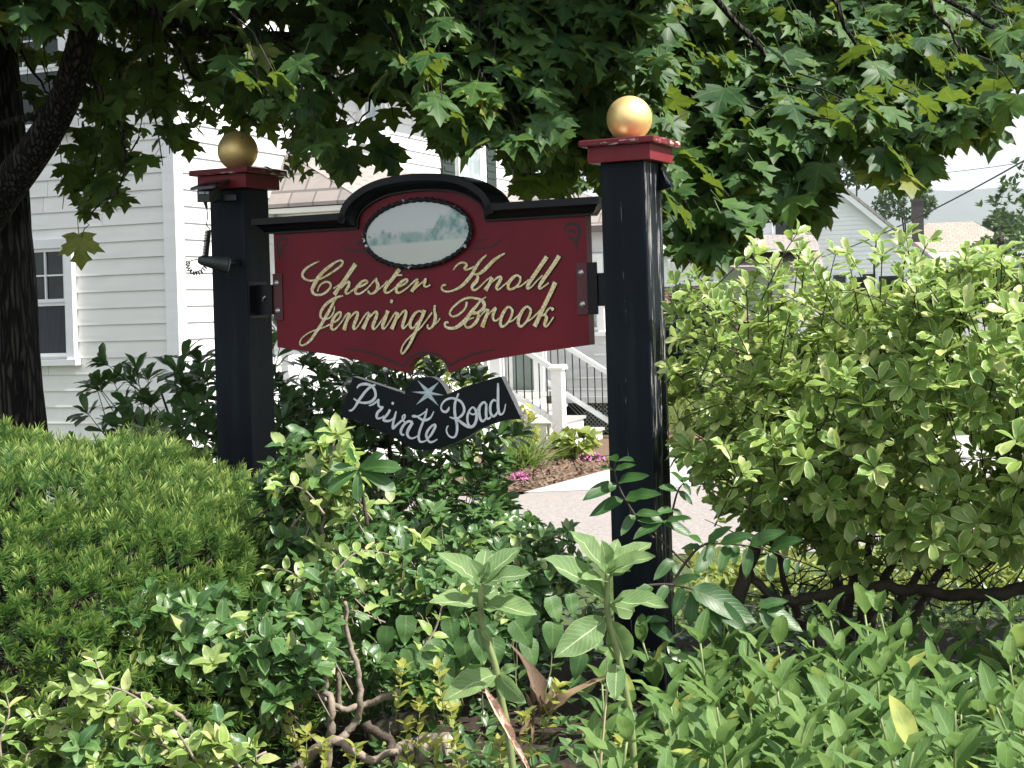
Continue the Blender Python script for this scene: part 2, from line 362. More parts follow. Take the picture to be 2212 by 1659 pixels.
GOLD={'Chester':'349,1787,1.9 325,1779,4.8 298,1767,7.2 281,1753,8.6 276,1741,9.1 282,1730,7.2 299,1722,5.7 318,1720,5.3 337,1723,5.3 360,1728,5.2 392,1742,5.7 422,1758,6.2 439,1769,7.1 445,1780,6.6 438,1786,5.2 423,1784,4.7 401,1773,8.6 377,1759,10.5 353,1741,11.9 334,1720,13.4 321,1700,13.4 315,1687,11 320,1675,8.6 337,1669,6.7 358,1671,6.7 378,1681,7.1 391,1694,7.6 392,1705,7.1 383,1713,5.7 368,1713,5.2 352,1705,4.8 342,1693,4.3 338,1681,2.9|497,1772,15.1 489,1762,14.6 468,1737,13.7 446,1712,12.8 424,1688,11.9 407,1668,14.7|404,1690,3.3 419,1697,4.3 441,1710,3.3|435,1688,3.3 451,1703,5.2 465,1711,6.6 470,1706,8.5 466,1695,9.5 455,1680,8.5 457,1670,6.1 470,1673,4.3 494,1688,3.8 512,1692,5.2 533,1700,5.6 544,1708,5.6 536,1713,5.2 521,1709,7.5 505,1696,9.4 494,1681,10.4 496,1670,8 511,1668,5.6 535,1680,4.2 556,1697,3.8 574,1714,3.7 581,1718,4.2 580,1709,9.4 585,1696,11.7 582,1681,10.3 570,1670,7 555,1666,5.2 546,1673,6.6 551,1677,4.2|580,1676,3.7 604,1691,3.3 625,1710,2.8|673,1747,13.9 658,1730,13 640,1711,11.6 621,1692,11.2 612,1677,10.3 617,1668,6.5 631,1670,4.7 654,1684,3.7 671,1688,5.6 694,1697,6 704,1707,6 697,1711,5.1 682,1705,7.4 667,1693,9.8 657,1678,10.2 661,1668,7.9 673,1667,5.1 696,1679,4.2 719,1695,4.2 737,1708,5.5 745,1706,6.9|660,1726,3.3 670,1726,4.2 684,1726,4.6|745,1704,8.3 736,1691,10.2 724,1676,10.2 719,1668,13|731,1676,2.8 751,1692,3.7 763,1700,3.7 775,1710,5.5 773,1704,9.2 769,1694,7.8 768,1687,5.5 775,1683,4.1 786,1686,3.7 792,1690,4.1',
'Jennings':'443,1663,2.8 423,1660,6.2 402,1653,8.6 376,1639,9.5 357,1622,9.1 347,1604,8.1 348,1590,6.2 363,1584,4.3 384,1588,4.3 399,1603,4.3 405,1618,3.3 405,1629,2.4|418,1658,4.7 405,1645,7.1 391,1623,9.5 374,1599,10.5 358,1577,11 341,1555,10.5 324,1536,9.6 305,1514,8.1 286,1500,6.2 267,1493,4.8 257,1500,4.8 263,1515,3.8 282,1530,3.4 309,1542,3.4 335,1548,3.3 362,1556,3.8 386,1565,3.3|389,1567,3.8 415,1578,5.7 430,1593,6.6 431,1606,5.2 419,1603,7.1 402,1587,9.5 393,1567,10.9 391,1552,9 401,1546,6.2 417,1556,4.3 436,1575,3.8 452,1595,4.3 465,1603,5.7|468,1603,7.6 462,1588,10.9 451,1566,11.8 443,1544,14.7|454,1570,2.8 473,1590,4.7 491,1604,6.1 501,1602,8 497,1587,10.8 487,1567,11.3 482,1553,10.4 486,1546,5.7 500,1556,3.8 519,1580,3.8 534,1597,4.2 546,1603,5.6|549,1601,8.4 543,1586,10.8 531,1564,11.8 521,1546,14.6|533,1569,2.8 552,1588,4.7 570,1603,6.1 579,1601,8 575,1585,10.8 565,1566,11.2 560,1552,9.8 565,1544,5.2 579,1554,3.7 600,1578,3.3 615,1595,2.8|623,1607,14.9 618,1595,10.7 609,1575,11.2 600,1556,10.7 602,1546,7 611,1549,4.2 630,1571,3.7 646,1592,4.2 657,1601,6|641,1644,7.9 637,1632,7.9|662,1600,8.4 658,1585,10.7 647,1564,11.2 636,1543,14.4|650,1568,2.8 668,1587,4.6 685,1603,6 695,1601,7.9 691,1584,10.7 683,1565,10.7 679,1551,9.3 683,1544,5.1 694,1552,3.7 708,1566,3.2|757,1598,5.1 745,1602,5.1 728,1592,8.3 713,1571,10.2 709,1555,9.7 715,1544,6.9 726,1549,4.6 742,1568,4.2|767,1605,13.8 761,1589,10.6 749,1568,10.6 736,1544,10.6 723,1521,10.2 707,1493,8.3 691,1472,6.5 678,1459,5.1 671,1466,5.1 677,1483,3.7 692,1502,3.7 718,1523,3.7 741,1538,3.7 758,1553,3.7 779,1576,3.7 797,1596,3.7',
's':'800,1613,3.7 806,1619,3.7 803,1604,6.9 806,1585,10.6 803,1565,10.6 795,1550,7.8 782,1541,5.1 774,1547,5.1 777,1556,4.6|802,1554,2.8 816,1565,3.2 824,1576,2.8',
'Knoll':'880,1736,3.2 892,1750,4.1 909,1759,4.6 926,1757,5.9 930,1748,7.7 923,1740,7.7 930,1735,5.5 947,1739,4.1 961,1745,3.2|1007,1781,3.2 990,1769,5.9 976,1755,8.1 961,1735,9.5 946,1714,10.9 926,1694,10.5 904,1678,8.2 880,1668,5.5 853,1664,4.6 836,1671,5.5 835,1682,5 844,1687,5.5 851,1685,3.2|1075,1783,3.1 1056,1775,6.7 1035,1763,9.5 1013,1745,10.8 994,1729,10.4 975,1719,6.3 956,1718,3.6|956,1719,3.6 967,1718,5 972,1709,8.1 967,1696,11.3 954,1684,10.9 949,1673,8.2 956,1666,5.9 970,1670,4.5 987,1683,3.6 1007,1699,3.6 1024,1707,5.9|1026,1705,7.2 1021,1695,10.4 1011,1680,10.4 999,1664,14.5|1011,1682,2.7 1030,1694,4.1 1049,1706,5.8 1059,1704,8.1 1054,1693,10.3 1044,1679,9.9 1041,1670,8.1 1047,1664,4.5 1065,1676,3.1 1085,1690,3.1|1129,1703,5.8 1117,1709,5.8 1100,1700,9.4 1086,1684,10.3 1084,1669,8.1 1093,1664,6.3 1109,1669,5.8 1123,1681,5.4 1130,1695,6.3 1128,1705,5.8|1111,1671,3.6 1127,1672,4 1144,1682,3.6 1160,1694,3.1|1228,1766,13.7 1215,1750,12.4 1191,1720,12 1169,1693,11.1 1155,1673,9.8 1157,1664,5.8 1171,1671,3.6 1190,1689,3.1 1211,1706,2.7|1272,1767,13.7 1260,1750,12.4 1236,1720,11.5 1213,1692,11.1 1198,1672,8.9 1200,1663,5.8 1214,1669,4 1232,1681,3.1',
'Brook':'927,1628,6.4 923,1611,5.9 911,1597,5.5 891,1584,5.5 872,1580,5 861,1590,5.5 868,1604,5.5 885,1619,5.5 907,1633,5.9 934,1641,5.9 958,1639,5.9 979,1633,7.7 990,1624,10.4 992,1611,10.4 982,1599,8.6 965,1590,5.9 951,1587,4.1 945,1592,3.2 956,1593,3.2 968,1587,6.8 968,1574,10 960,1560,10 942,1545,7.3 926,1542,5.5 918,1550,5 924,1563,4.1 939,1571,3.2 953,1574,2.7|1001,1642,2.7 981,1631,3.6 964,1614,7.7 944,1594,10.9 924,1571,11.8 902,1553,12.3 880,1542,9.1 858,1541,7.8 844,1547,6.4 842,1558,6 851,1562,5.5 855,1557,2.7|974,1576,2.7 989,1591,3.6 1002,1602,5.9|1008,1602,7.7 1003,1586,10.4 993,1565,11.3 983,1542,14.9|1000,1576,2.7 1017,1592,3.6 1034,1604,8.1 1030,1594,9.9 1024,1579,9 1026,1566,6.3 1035,1562,4.1 1050,1572,3.1 1062,1583,2.7|1092,1602,5.8 1081,1606,5.8 1064,1589,9 1053,1566,10.3 1052,1547,8.5 1060,1542,6.3 1077,1553,5.4 1091,1573,6.3 1097,1592,7.2 1092,1602,5.8|1079,1555,3.1 1096,1561,3.6 1115,1575,3.1 1129,1589,2.7|1159,1602,5.8 1148,1605,5.8 1131,1589,9.4 1119,1566,10.3 1118,1548,8.5 1127,1541,6.3 1144,1553,5.4 1158,1574,6.2 1164,1592,7.1 1159,1602,5.8|1146,1555,3.6 1165,1565,4 1188,1583,3.6 1207,1601,3.1|1255,1682,15 1248,1668,13.3 1234,1642,12.4 1217,1613,12.4 1202,1587,12.4 1188,1560,12.4 1176,1540,14.7|1239,1592,6.6 1245,1595,5.3 1237,1599,4.4 1225,1593,4.9 1216,1580,4.9 1202,1575,3.5|1197,1571,3.1 1211,1576,4.4 1220,1570,8.9 1217,1556,9.7 1212,1545,7.5 1218,1539,5.3 1228,1547,4 1246,1569,2.7'}
WHITE={'Private':'486,1341,2.7 494,1350,5.8 509,1355,7.8 528,1355,8.5 544,1349,8.9 556,1338,8.5 561,1321,8.5 557,1307,8.5 544,1296,8.5 525,1291,7 506,1291,5.8 489,1295,4.7 472,1306,3.9|562,1353,4.6 544,1347,7 522,1331,7.8 505,1313,8.6 489,1294,8.6 476,1276,6.6 463,1265,5.1 451,1264,3.1|533,1281,2.3 548,1285,4.3 563,1294,5 573,1302,4.6 571,1291,6.6 573,1280,7 581,1276,5.4 589,1276,5 581,1268,7.7 568,1258,8.5 563,1246,8.5 565,1238,6.6 578,1238,4.3 593,1246,3.1|617,1268,6.2 610,1255,7.3 597,1242,7.7 590,1232,7.7 603,1228,6.6 617,1230,5.8 630,1237,4.2|631,1293,6.9 627,1285,6.9|642,1262,3.5 636,1244,6.5 629,1223,7.7 627,1203,6.9 639,1212,6.5 656,1225,5.8 671,1235,5 677,1246,3.8 674,1250,3.1 666,1243,3.5 667,1232,3.8 675,1225,4.2|706,1223,7.6 693,1228,6.5 677,1221,6.9 663,1205,8.4 658,1191,8.4 663,1182,6.1 672,1182,3.8|706,1224,8.8 695,1209,10 686,1195,10 684,1182,8.8 692,1172,6.1 704,1170,4.2 718,1175,3.1 727,1181,1.9|764,1271,3.8 760,1257,5.3 753,1239,6.1 744,1220,7.2 734,1199,7.6 728,1177,7.6 730,1163,7.2 738,1158,5.3 752,1161,3.8 763,1167,2.7|762,1264,3 747,1254,3.4 731,1246,3.8 714,1243,3.4 706,1245,3.4 711,1248,2.7 723,1245,3.8 735,1238,5.3 749,1232,6.9 765,1234,6.5 779,1243,4.6 790,1262,1.9|763,1169,3.8 777,1183,7.2 788,1199,8 795,1213,6.8 790,1217,5.7 776,1209,6.1 764,1195,7.6 758,1181,8 763,1167,6.8 772,1158,6.1 785,1160,4.6 801,1168,2.3',
'Road':'847,1277,2.3 844,1268,6.4 834,1260,6.8 822,1263,5.7 816,1273,4.9 821,1287,4.5 835,1300,5.3 856,1306,5.7 875,1303,6.4 893,1294,7.1 903,1278,7.5 904,1263,7.9 895,1249,7.1 879,1239,5.3 865,1238,4.9 848,1243,2.6|885,1322,4.5 878,1308,4.9 871,1291,7.5 868,1268,8.3 870,1243,8.7 875,1221,8.3 875,1198,7.5 869,1180,6 857,1174,4.5 843,1180,4.2 835,1194,3.8 837,1208,3.4 843,1213,2.6|871,1235,4.5 883,1231,6.8 898,1221,8.7 914,1212,8.3 928,1210,7.5 940,1216,8.2 948,1230,8.6 951,1247,8.2 948,1265,6.7 940,1275,4.9 932,1273,4.5 922,1261,6 916,1244,7.1 917,1224,6.8 924,1212,6.4|922,1266,3 927,1256,3.8 937,1252,4.1 947,1256,3.4 957,1272,3.7 968,1285,4.9|987,1289,6.3 978,1292,6.4 965,1280,7.5 961,1261,8.6 964,1240,8.6 971,1230,6.7 979,1232,5.6 986,1240,4.5|989,1289,6 988,1272,7.5 987,1254,8.2 989,1240,7.1 996,1238,4.8 1005,1244,4.5|1026,1296,4.8 1017,1300,5.2 1007,1289,6.7 1003,1272,7.8 1005,1254,7.8 1015,1246,6.7 1025,1253,5.2 1030,1261,3.7|1035,1356,3.3 1035,1341,6.7 1034,1315,7.8 1033,1289,8.6 1034,1266,8.5 1038,1254,7.4 1048,1254,4.8 1056,1266,3.3 1061,1287,1.5'}
BLACK='1289,1847,2.3 1299,1863,5.9 1320,1869,7.6 1337,1861,8.8 1344,1842,8.8 1338,1823,7 1330,1801,4.7 1332,1780,1.8|1304,1844,6.4 1319,1847,6.4 1331,1834,2.9|1305,1823,6.4 1318,1822,7 1328,1807,3.5|1334,1767,4.1 1335,1764,4.1|181,1797,2.6 178,1818,4.5 173,1846,5.2 180,1869,5.8 203,1876,6.4 219,1864,3.9|180,1821,2.6 191,1842,3.9 213,1856,2.6|183,1812,1.9 194,1824,3.2 207,1829,1.9|169,1774,3.2 170,1770,3.2|440,1838,1.3 459,1824,3.2 486,1817,5 527,1815,5.6 564,1809,8.1 587,1801,3.1|551,1823,4.4 535,1841,3.8 514,1848,3.8 504,1839,4.4 509,1835,2.5|946,1806,3 984,1805,3.6 1022,1807,3.6 1047,1820,2.4 1065,1835,1.2|965,1824,2.4 988,1831,3 1010,1836,1.8|432,1479,2 498,1473,3 563,1458,4 627,1434,4.5 675,1415,4.5|675,1415,4.5 692,1438,4.5 724,1456,4.5 761,1461,4.4 808,1454,4.4 839,1436,4.4 851,1415,4.4|851,1415,4.4 901,1439,3.9 958,1457,3.4 1029,1467,1.9'
BOARD_BOTTOM=[(159, 1488), (314, 1469), (453, 1445), (562, 1423), (648, 1403), (686, 1392), (694, 1414), (713, 1435), (737, 1448), (769, 1454), (803, 1446), (828, 1431), (843, 1412), (849, 1392), (905, 1412), (982, 1429), (1083, 1444), (1182, 1456), (1280, 1467), (1366, 1475)]
ARCH=[(514, 1892), (516, 1920), (524, 1944), (547, 1962), (581, 1981), (632, 1998), (699, 2005), (751, 2007), (815, 2003), (879, 1997), (927, 1983), (974, 1953), (1000, 1919), (1008, 1892)]
#ARCHTOP=[(466, 1944), (478, 1964), (510, 2003), (562, 2034), (630, 2054), (729, 2061), (826, 2060), (907, 2050), (954, 2042), (1001, 2018), (1037, 1988), (1073, 1941)]
OVAL=[(550, 1877), (557, 1907), (581, 1932), (614, 1949), (660, 1966), (710, 1975), (772, 1976), (820, 1968), (868, 1950), (908, 1925), (936, 1893), (947, 1863), (941, 1836), (921, 1812), (884, 1786), (838, 1773), (777, 1765), (703, 1765), (653, 1777), (609, 1796), (579, 1814), (557, 1846)]
#OVALF=[(552, 1876), (777, 1983), (964, 1858), (722, 1759)]
SMALL=[(472, 1382), (545, 1361), (627, 1337), (676, 1321), (681, 1335), (694, 1353), (711, 1365), (737, 1376), (772, 1378), (790, 1375), (814, 1361), (831, 1340), (842, 1319), (903, 1343), (972, 1361), (1041, 1377), (1047, 1375), (1081, 1306), (1115, 1237), (1065, 1234), (1016, 1223), (963, 1204), (917, 1179), (856, 1152), (796, 1135), (763, 1130), (702, 1132), (661, 1155), (581, 1192), (500, 1224), (446, 1237), (410, 1241)]
STAR=[(727, 1368), (811, 1361), (828, 1316), (807, 1280), (719, 1283), (703, 1328)] #[(768, 1323)]
#BRK R=[(1329, 1742), (1400, 1739), (1400, 1573), (1329, 1575), (1346, 1709), (1348, 1607), (1399, 1705), (1419, 1704), (1401, 1601), (1419, 1601)]
#BRK L=[(143, 1749), (189, 1750), (191, 1584), (151, 1585), (166, 1717), (168, 1618)]
#hook [(954, 1412), (957, 1365)]
M = {}
M['asphalt'] = speckle('pale_worn_asphalt', (0.30, 0.27, 0.255), (0.185, 0.17, 0.165), 34, 2.5)
M['concrete'] = speckle('pale_concrete', (0.43, 0.42, 0.40), (0.36, 0.35, 0.335), 30, 1.2, b=0.1)
M['mulch'] = speckle('brown_bark_mulch', (0.19, 0.125, 0.085), (0.07, 0.045, 0.03), 28, 3, b=0.8)
M['soil'] = speckle('dark_garden_soil', (0.050, 0.038, 0.028), (0.022, 0.018, 0.013), 40, 5, b=0.7)
M['lawn'] = speckle('lawn_turf', (0.070, 0.100, 0.034), (0.045, 0.070, 0.026), 50, 1.4, b=0.6)
M['white_board'] = board_mat('white_painted_clapboard', (0.66, 0.67, 0.68), (0.58, 0.59, 0.60))
M['cream_board'] = board_mat('cream_painted_clapboard', (0.80, 0.80, 0.765), (0.70, 0.705, 0.67))
M['white_paint'] = board_mat('white_trim_paint', (0.80, 0.81, 0.81), (0.72, 0.73, 0.73))
M['cream_paint'] = board_mat('cream_trim_paint', (0.64, 0.65, 0.59), (0.57, 0.58, 0.53))
M['tread'] = board_mat('grey_step_paint', (0.36, 0.36, 0.34), (0.30, 0.30, 0.29))
M['iron'] = simple('black_iron', (0.012, 0.012, 0.013), 0.45)
M['glass'] = glass_mat()
M['pale_glass'] = glass_mat('pale_curtained_glass', (0.22, 0.26, 0.27))
M['curtain'] = simple('grey_curtain', (0.05, 0.055, 0.065), 0.9, 0.4, 20, stretch=(8, 8, 0.2))
M['shutter'] = simple('dark_green_shutter', (0.018, 0.032, 0.028), 0.6)
M['door_green'] = simple('grey_green_door', (0.20, 0.25, 0.23), 0.5, 0.1)
M['roof'] = shingle_mat('cream_shingles', (0.56, 0.50, 0.44), (0.44, 0.39, 0.345), 0.13)
M['roof_grey'] = shingle_mat('grey_shingles', (0.35, 0.32, 0.30), (0.28, 0.26, 0.25), 0.13)
M['roof_tan'] = shingle_mat('tan_shingles', (0.34, 0.295, 0.255), (0.29, 0.25, 0.22), 0.3)
M['roof_pink'] = shingle_mat('pinkish_shingles', (0.30, 0.265, 0.25), (0.25, 0.225, 0.215), 0.15)
M['brick'] = brick_mat()
M['dark_brick'] = simple('soot_dark_brick', (0.05, 0.04, 0.04), 0.9, 0.4, 6)
M['lattice'] = simple('grey_lattice', (0.33, 0.35, 0.34), 0.7, 0.15)
M['dark_void'] = simple('crawlspace_shade_colour', (0.02, 0.022, 0.022), 0.95)
M['bark'] = bark_mat('maple_bark', (0.062, 0.056, 0.050), (0.010, 0.009, 0.008), 26, 3.2)
M['twig'] = simple('dark_twig', (0.030, 0.024, 0.019), 0.85, 0.4, 30, 0.3)
M['grey_stem'] = simple('grey_brown_stem', (0.27, 0.22, 0.175), 0.85, 0.45, 25, 0.4, 60)
M['brown_stem'] = simple('dark_brown_stem', (0.065, 0.048, 0.036), 0.85, 0.5, 25, 0.5, 60)
M['log'] = bark_mat('grey_log_bark', (0.30, 0.26, 0.22), (0.10, 0.085, 0.07), 12, 4, 0.6)
M['log_end'] = simple('cut_log_end', (0.42, 0.37, 0.31), 0.9, 0.3, 30)
M['hill'] = simple('wooded_hillside', (0.040, 0.060, 0.036), 1.0, 0.4, 0.02)
M['wire'] = simple('wire_insulation', (0.05, 0.05, 0.052), 0.7)

# ------------------------------------------------------------------ ground
def ground_h(X, Y):
    X = np.asarray(X, float); Y = np.asarray(Y, float)
    a = np.clip((Y - 0.6) / 2.0, 0, 1); a = a * a * (3 - 2 * a)
    b = np.clip((Y - 5.6) / 3.0, 0, 1); b = b * b * (3 - 2 * b)
    return -0.25 * b + 0.35 * a * (1 - b) + 0.03 * np.sin(X * 2.1 + Y * 1.3) * (1 - b) * a
def gz(X, Y): return float(ground_h(X, Y))
xs = np.concatenate([np.array([-4000, -800, -150, -40]), np.linspace(-8, 10, 91), np.array([40, 150, 800, 4000])])
ys = np.concatenate([np.array([-200, -20]), np.linspace(-3, 14, 86), np.array([18, 25, 50, 120, 400, 1500, 6000])])
gx, gy = np.meshgrid(xs, ys); gzv = ground_h(gx, gy)
V = np.stack([gx, gy, gzv], -1).reshape(-1, 3); nx = len(xs); ny = len(ys)
i = np.arange(nx * ny).reshape(ny, nx)
F = np.stack([i[:-1, :-1], i[:-1, 1:], i[1:, 1:], i[1:, :-1]], -1).reshape(-1, 4)
gme = mesh_np('ground', V, F, None, M['soil']); gme.materials.append(M['lawn'])
cy = V[F].mean(1)[:, 1]
gme.polygons.foreach_set('material_index', ((cy > 7.0) & ((V[F].mean(1)[:, 0] > 0.3) | (cy > 14))).astype(np.int32)); gme.update()  # left stays soil, its dark tone standing in for shade behind the yew
tag(link('ground', gme), kind='structure')
GZ = -0.25
def sheet(name, pts, lift, mat, kind='structure'):
    m = MB(); vs = [(p[0], p[1], GZ + lift) for p in pts]
    m.add(vs, [tuple(range(len(vs)))]); return tag(m.obj(name, mat), kind=kind)
g = lambda px, py: ground_at(px, py, GZ)
sheet('road', [(-1.6, 11.4), (13, 10.6), (14, 16.0), (-2.2, 15.3)], 0.004, M['asphalt'])
sheet('mulch_bed', [(-4.4, 15.32), g(1128, 1069), g(1326, 1011), g(1319, 986), (2.4, 21.6), (-2, 22), (-6, 20)], 0.004, M['mulch'])
sheet('concrete_walk', [(0.06, 15.31), (13.0, 15.97), (14, 19.5), g(1560, 955), g(1440, 954), g(1345, 966), g(1322, 987), g(1328, 1012)], 0.008, M['concrete'])
sheet('mulch_bed', [g(1440, 953), g(1570, 954), g(1570, 930), g(1440, 930)], 0.012, M['mulch'])

# ------------------------------------------------------------------ white clapboard house
HC = Vector((-3.29, 15.0, GZ)); HR = -math.radians(22.0)
house = empty('clapboard_house', HC, HR)
tag(house, 'white clapboard house with side porch and steps, behind the sign', 'house')
EXPO = 0.165
def clap_wall(s_dir, z0, z1, mat, length_at, name='wall'):
    """wall part with every clapboard a sub-part. s_dir: (origin, along, outward) in house coordinates; length_at(z) -> list of (a, b)"""
    o, al, out = (Vector(q) for q in s_dir)
    back = MB(); lo, hi = length_at(z0)[0][0], length_at(z0)[-1][1]
    p = [o + al * lo + Vector((0, 0, z0)), o + al * hi + Vector((0, 0, z0)), o + al * hi + Vector((0, 0, z1)), o + al * lo + Vector((0, 0, z1))]
    back.prism(p, -out * 0.12)
    w = back.obj(name, mat, house)
    z = z0; first = {}
    while z < z1 - 0.02:
        for a, b in length_at(z):
            key = (round(b - a, 3),)
            if key not in first:
                m = MB(); d = al * (b - a)
                prof = [out * 0.004, out * 0.030, out * 0.012 + Vector((0, 0, EXPO + 0.01)), out * 0.004 + Vector((0, 0, EXPO + 0.01))]
                m.prism(prof, d); first[key] = m.mesh('clapboard', mat)
            link('clapboard', first[key], w, o + al * a + Vector((0, 0, z)))
        z += EXPO
    return w
EAVE = 5.0
def split(a, b, z):
    r = random.Random(int(z * 1000)); xs = [a]
    while xs[-1] < b - 2.2: xs.append(xs[-1] + r.uniform(0.9, 3.4))
    if b - xs[-1] < 0.3: xs.pop()
    xs.append(b); return [(p, q - 0.005) for p, q in zip(xs, xs[1:])]
front = clap_wall(((0, 0, 0), (1, 0, 0), (0, -1, 0)), 0.0, EAVE, M['cream_board'], lambda z: split(-7.0, -0.10, z + 1.7))
sidew = clap_wall(((0, 0, 0), (0, 1, 0), (1, 0, 0)), 0.0, EAVE, M['white_board'], lambda z: split(0.10, 8.9, z))
wing = clap_wall(((0, 8.2, 0), (1, 0, 0), (0, -1, 0)), 0.48, 2.9, M['white_board'], lambda z: [(0.04, 2.30)])
m = MB(); m.box((-0.095, -0.05, 0), (0.05, 0.095, EAVE)); m.obj('corner_board', M['white_paint'], house, bevel=0.005)
m = MB(); m.box((0.0, 8.9, 0), (0.05, 9.0, EAVE)); m.obj('corner_board', M['white_paint'], house)
m = MB(); m.box((-7, 0.12, 0), (-0.12, 9.0, EAVE - 0.01)); m.box((0.0, 8.32, 0.0), (2.3, 8.9, 2.88)); m.obj('inner_walls', M['white_paint'], house)
m = MB(); m.box((2.302, 8.16, 0), (2.40, 8.30, 2.9)); m.obj('corner_board', M['white_paint'], house)
# main roof: right-hand slope seen from outside, ridge running back
def slab(poly, d, name, mat, parent=house): return MB().prism(poly, d).obj(name, mat, parent)
slab([(0.45, -0.45, EAVE - 0.10), (0.45, 9.4, EAVE - 0.10), (-4.5, 9.4, EAVE + 2.92), (-4.5, -0.45, EAVE + 2.92)], (0, 0, 0.12), 'roof', M['roof'])
slab([(-4.5, -0.45, EAVE + 2.92), (-4.5, 9.4, EAVE + 2.92), (-9.4, 9.4, EAVE - 0.10), (-9.4, -0.45, EAVE - 0.10)], (0, 0, 0.12), 'roof', M['roof'])
m = MB(); m.box((0.40, -0.44, EAVE - 0.28), (0.47, 9.4, EAVE - 0.11)); m.box((0.05, -0.4, EAVE - 0.30), (0.398, 9.35, EAVE - 0.26)); m.obj('eaves_board', M['white_paint'], house)
m = MB(); m.prism([(0.45, -0.452, EAVE - 0.12), (-4.5, -0.452, EAVE + 2.90), (-4.5, -0.452, EAVE + 2.70), (0.45, -0.452, EAVE - 0.32)], (0, -0.04, 0)); m.obj('rake_board', M['white_paint'], house)
m = MB(); m.prism([(0, 0.02, EAVE), (-8.9, 0.02, EAVE), (-4.5, 0.02, EAVE + 2.8)], (0, 0.1, 0)); m.obj('gable', M['cream_board'], house)

def window(o, al, out, w, h, glass, cols=3, rows=2, sash=True, curtain=None, fr=0.09):
    """frame > panes, glazing bars. o = lower left corner"""
    o, al, out = Vector(o), Vector(al), Vector(out); up = Vector((0, 0, 1))
    def bar(m, a0, a1, z0, z1, d0, d1):
        p = [o + al * a0 + up * z0, o + al * a1 + up * z0, o + al * a1 + up * z1, o + al * a0 + up * z1]
        m.prism([q + out * d1 for q in p], out * (d0 - d1))
    fm = MB(); bar(fm, -fr, 0, -0.03, h + fr, 0.0, 0.092); bar(fm, w, w + fr, -0.03, h + fr, 0.0, 0.092); bar(fm, 0, w, h, h + fr, 0.0, 0.09); bar(fm, -fr - 0.03, w + fr + 0.03, -0.09, -0.031, 0.0, 0.115)
    f = fm.obj('window', M['white_paint'], house)
    for k in range(2 if sash else 1):
        z0, z1 = (k * h / 2, (k + 1) * h / 2) if sash else (0, h)
        s = 0.035; sm = MB(); dd = 0.056 + 0.012 * k
        bar(sm, 0, s, z0, z1, 0.0, dd); bar(sm, w - s, w, z0, z1, 0.0, dd); bar(sm, s, w - s, z0, z0 + s, 0.0, dd); bar(sm, s, w - s, z1 - s, z1, 0.0, dd)
        if k == 1 or not sash:
            for c in range(1, cols): bar(sm, w * c / cols - 0.008, w * c / cols + 0.008, z0 + s, z1 - s, 0.03, dd - 0.003)
            for r in range(1, rows): bar(sm, s, w - s, z0 + (z1 - z0) * r / rows - 0.008, z0 + (z1 - z0) * r / rows + 0.008, 0.031, dd - 0.004)
        sm.obj('sash', M['white_paint'], f)
        pm = MB(); bar(pm, s, w - s, z0 + s, z1 - s, 0.034, 0.042); pm.obj('pane', glass if not (curtain and k == 0) else curtain, f)
    return f
hm = house.matrix_basis if False else Matrix.Translation(HC) @ Matrix.Rotation(HR, 4, 'Z'); hi_ = hm.inverted()
def on_front(px, py, t=0.0):
    """house coordinates of the point of the plane y = t seen in that direction"""
    a, b = ray(px, py); d = hi_.to_3x3() @ Vector((a, 1, b)); o = hi_ @ Vector((0, 0, CAM_Z)); k = (t - o.y) / d.y
    return o + d * k
def on_side(px, py, s=0.0):
    a, b = ray(px, py); d = hi_.to_3x3() @ Vector((a, 1, b)); o = hi_ @ Vector((0, 0, CAM_Z)); k = (s - o.x) / d.x
    return o + d * k
a = on_front(22, 772); b = on_front(150, 535)
window((a.x, 0, a.z), (1, 0, 0), (0, -1, 0), b.x - a.x, b.z - a.z, M['glass'], 3, 2, True, M['curtain'])
a = on_front(22, 282); b = on_front(138, 20)
window((a.x, 0, a.z), (1, 0, 0), (0, -1, 0), b.x - a.x, b.z - a.z, M['glass'], 3, 2)
a = on_side(776, 296); b = on_side(816, 190)
window((0, a.y, a.z), (0, 1, 0), (1, 0, 0), b.y - a.y, 1.25, M['pale_glass'], 1, 1)
a = on_side(985, 395); b = on_side(1040, 300)
window((0, a.y, a.z), (0, 1, 0), (1, 0, 0), 0.8, 1.3, M['pale_glass'], 2, 2)
for q in (a.y - 0.55, a.y + 0.95):
    m = MB(); m.box((0.0, q, a.z - 0.05), (0.06, q + 0.40, a.z + 1.35))
    for k in range(12): m.box((0.06, q + 0.04, a.z + 0.02 + k * 0.11), (0.07, q + 0.36, a.z + 0.075 + k * 0.11))
    m.obj('shutter', M['shutter'], house)
# side porch: roof strip, beam, soffit, columns, floor
PT, PW = 1.9, 0.95
m = MB(); m.prism([(PW + 0.22, PT - 0.2, 3.02), (PW + 0.22, 8.1, 3.02), (0.03, 8.1, 3.62), (0.03, PT + 0.25, 3.62)], (0, 0, 0.05)); m.prism([(PW + 0.22, PT - 0.2, 3.02), (0.03, PT + 0.25, 3.62), (0.03, PT - 0.2, 3.02)], (0, 0, 0.04)); porch = m.obj('porch_roof', M['roof_pink'], house)
m = MB(); m.box((0.03, PT - 0.18, 2.96), (PW + 0.20, 8.1, 3.01)); m.obj('soffit', M['cream_paint'], porch)
m = MB(); m.box((PW + 0.17, PT - 0.22, 2.90), (PW + 0.25, 8.1, 3.03)); m.obj('gutter', M['cream_paint'], porch)
m = MB(); m.box((0.03, PT, 2.72), (PW, PT + 0.14, 2.955)); m.box((PW - 0.14, PT + 0.142, 2.72), (PW, 8.1, 2.955)); m.obj('beam', M['cream_paint'], porch)
FL = 0.66
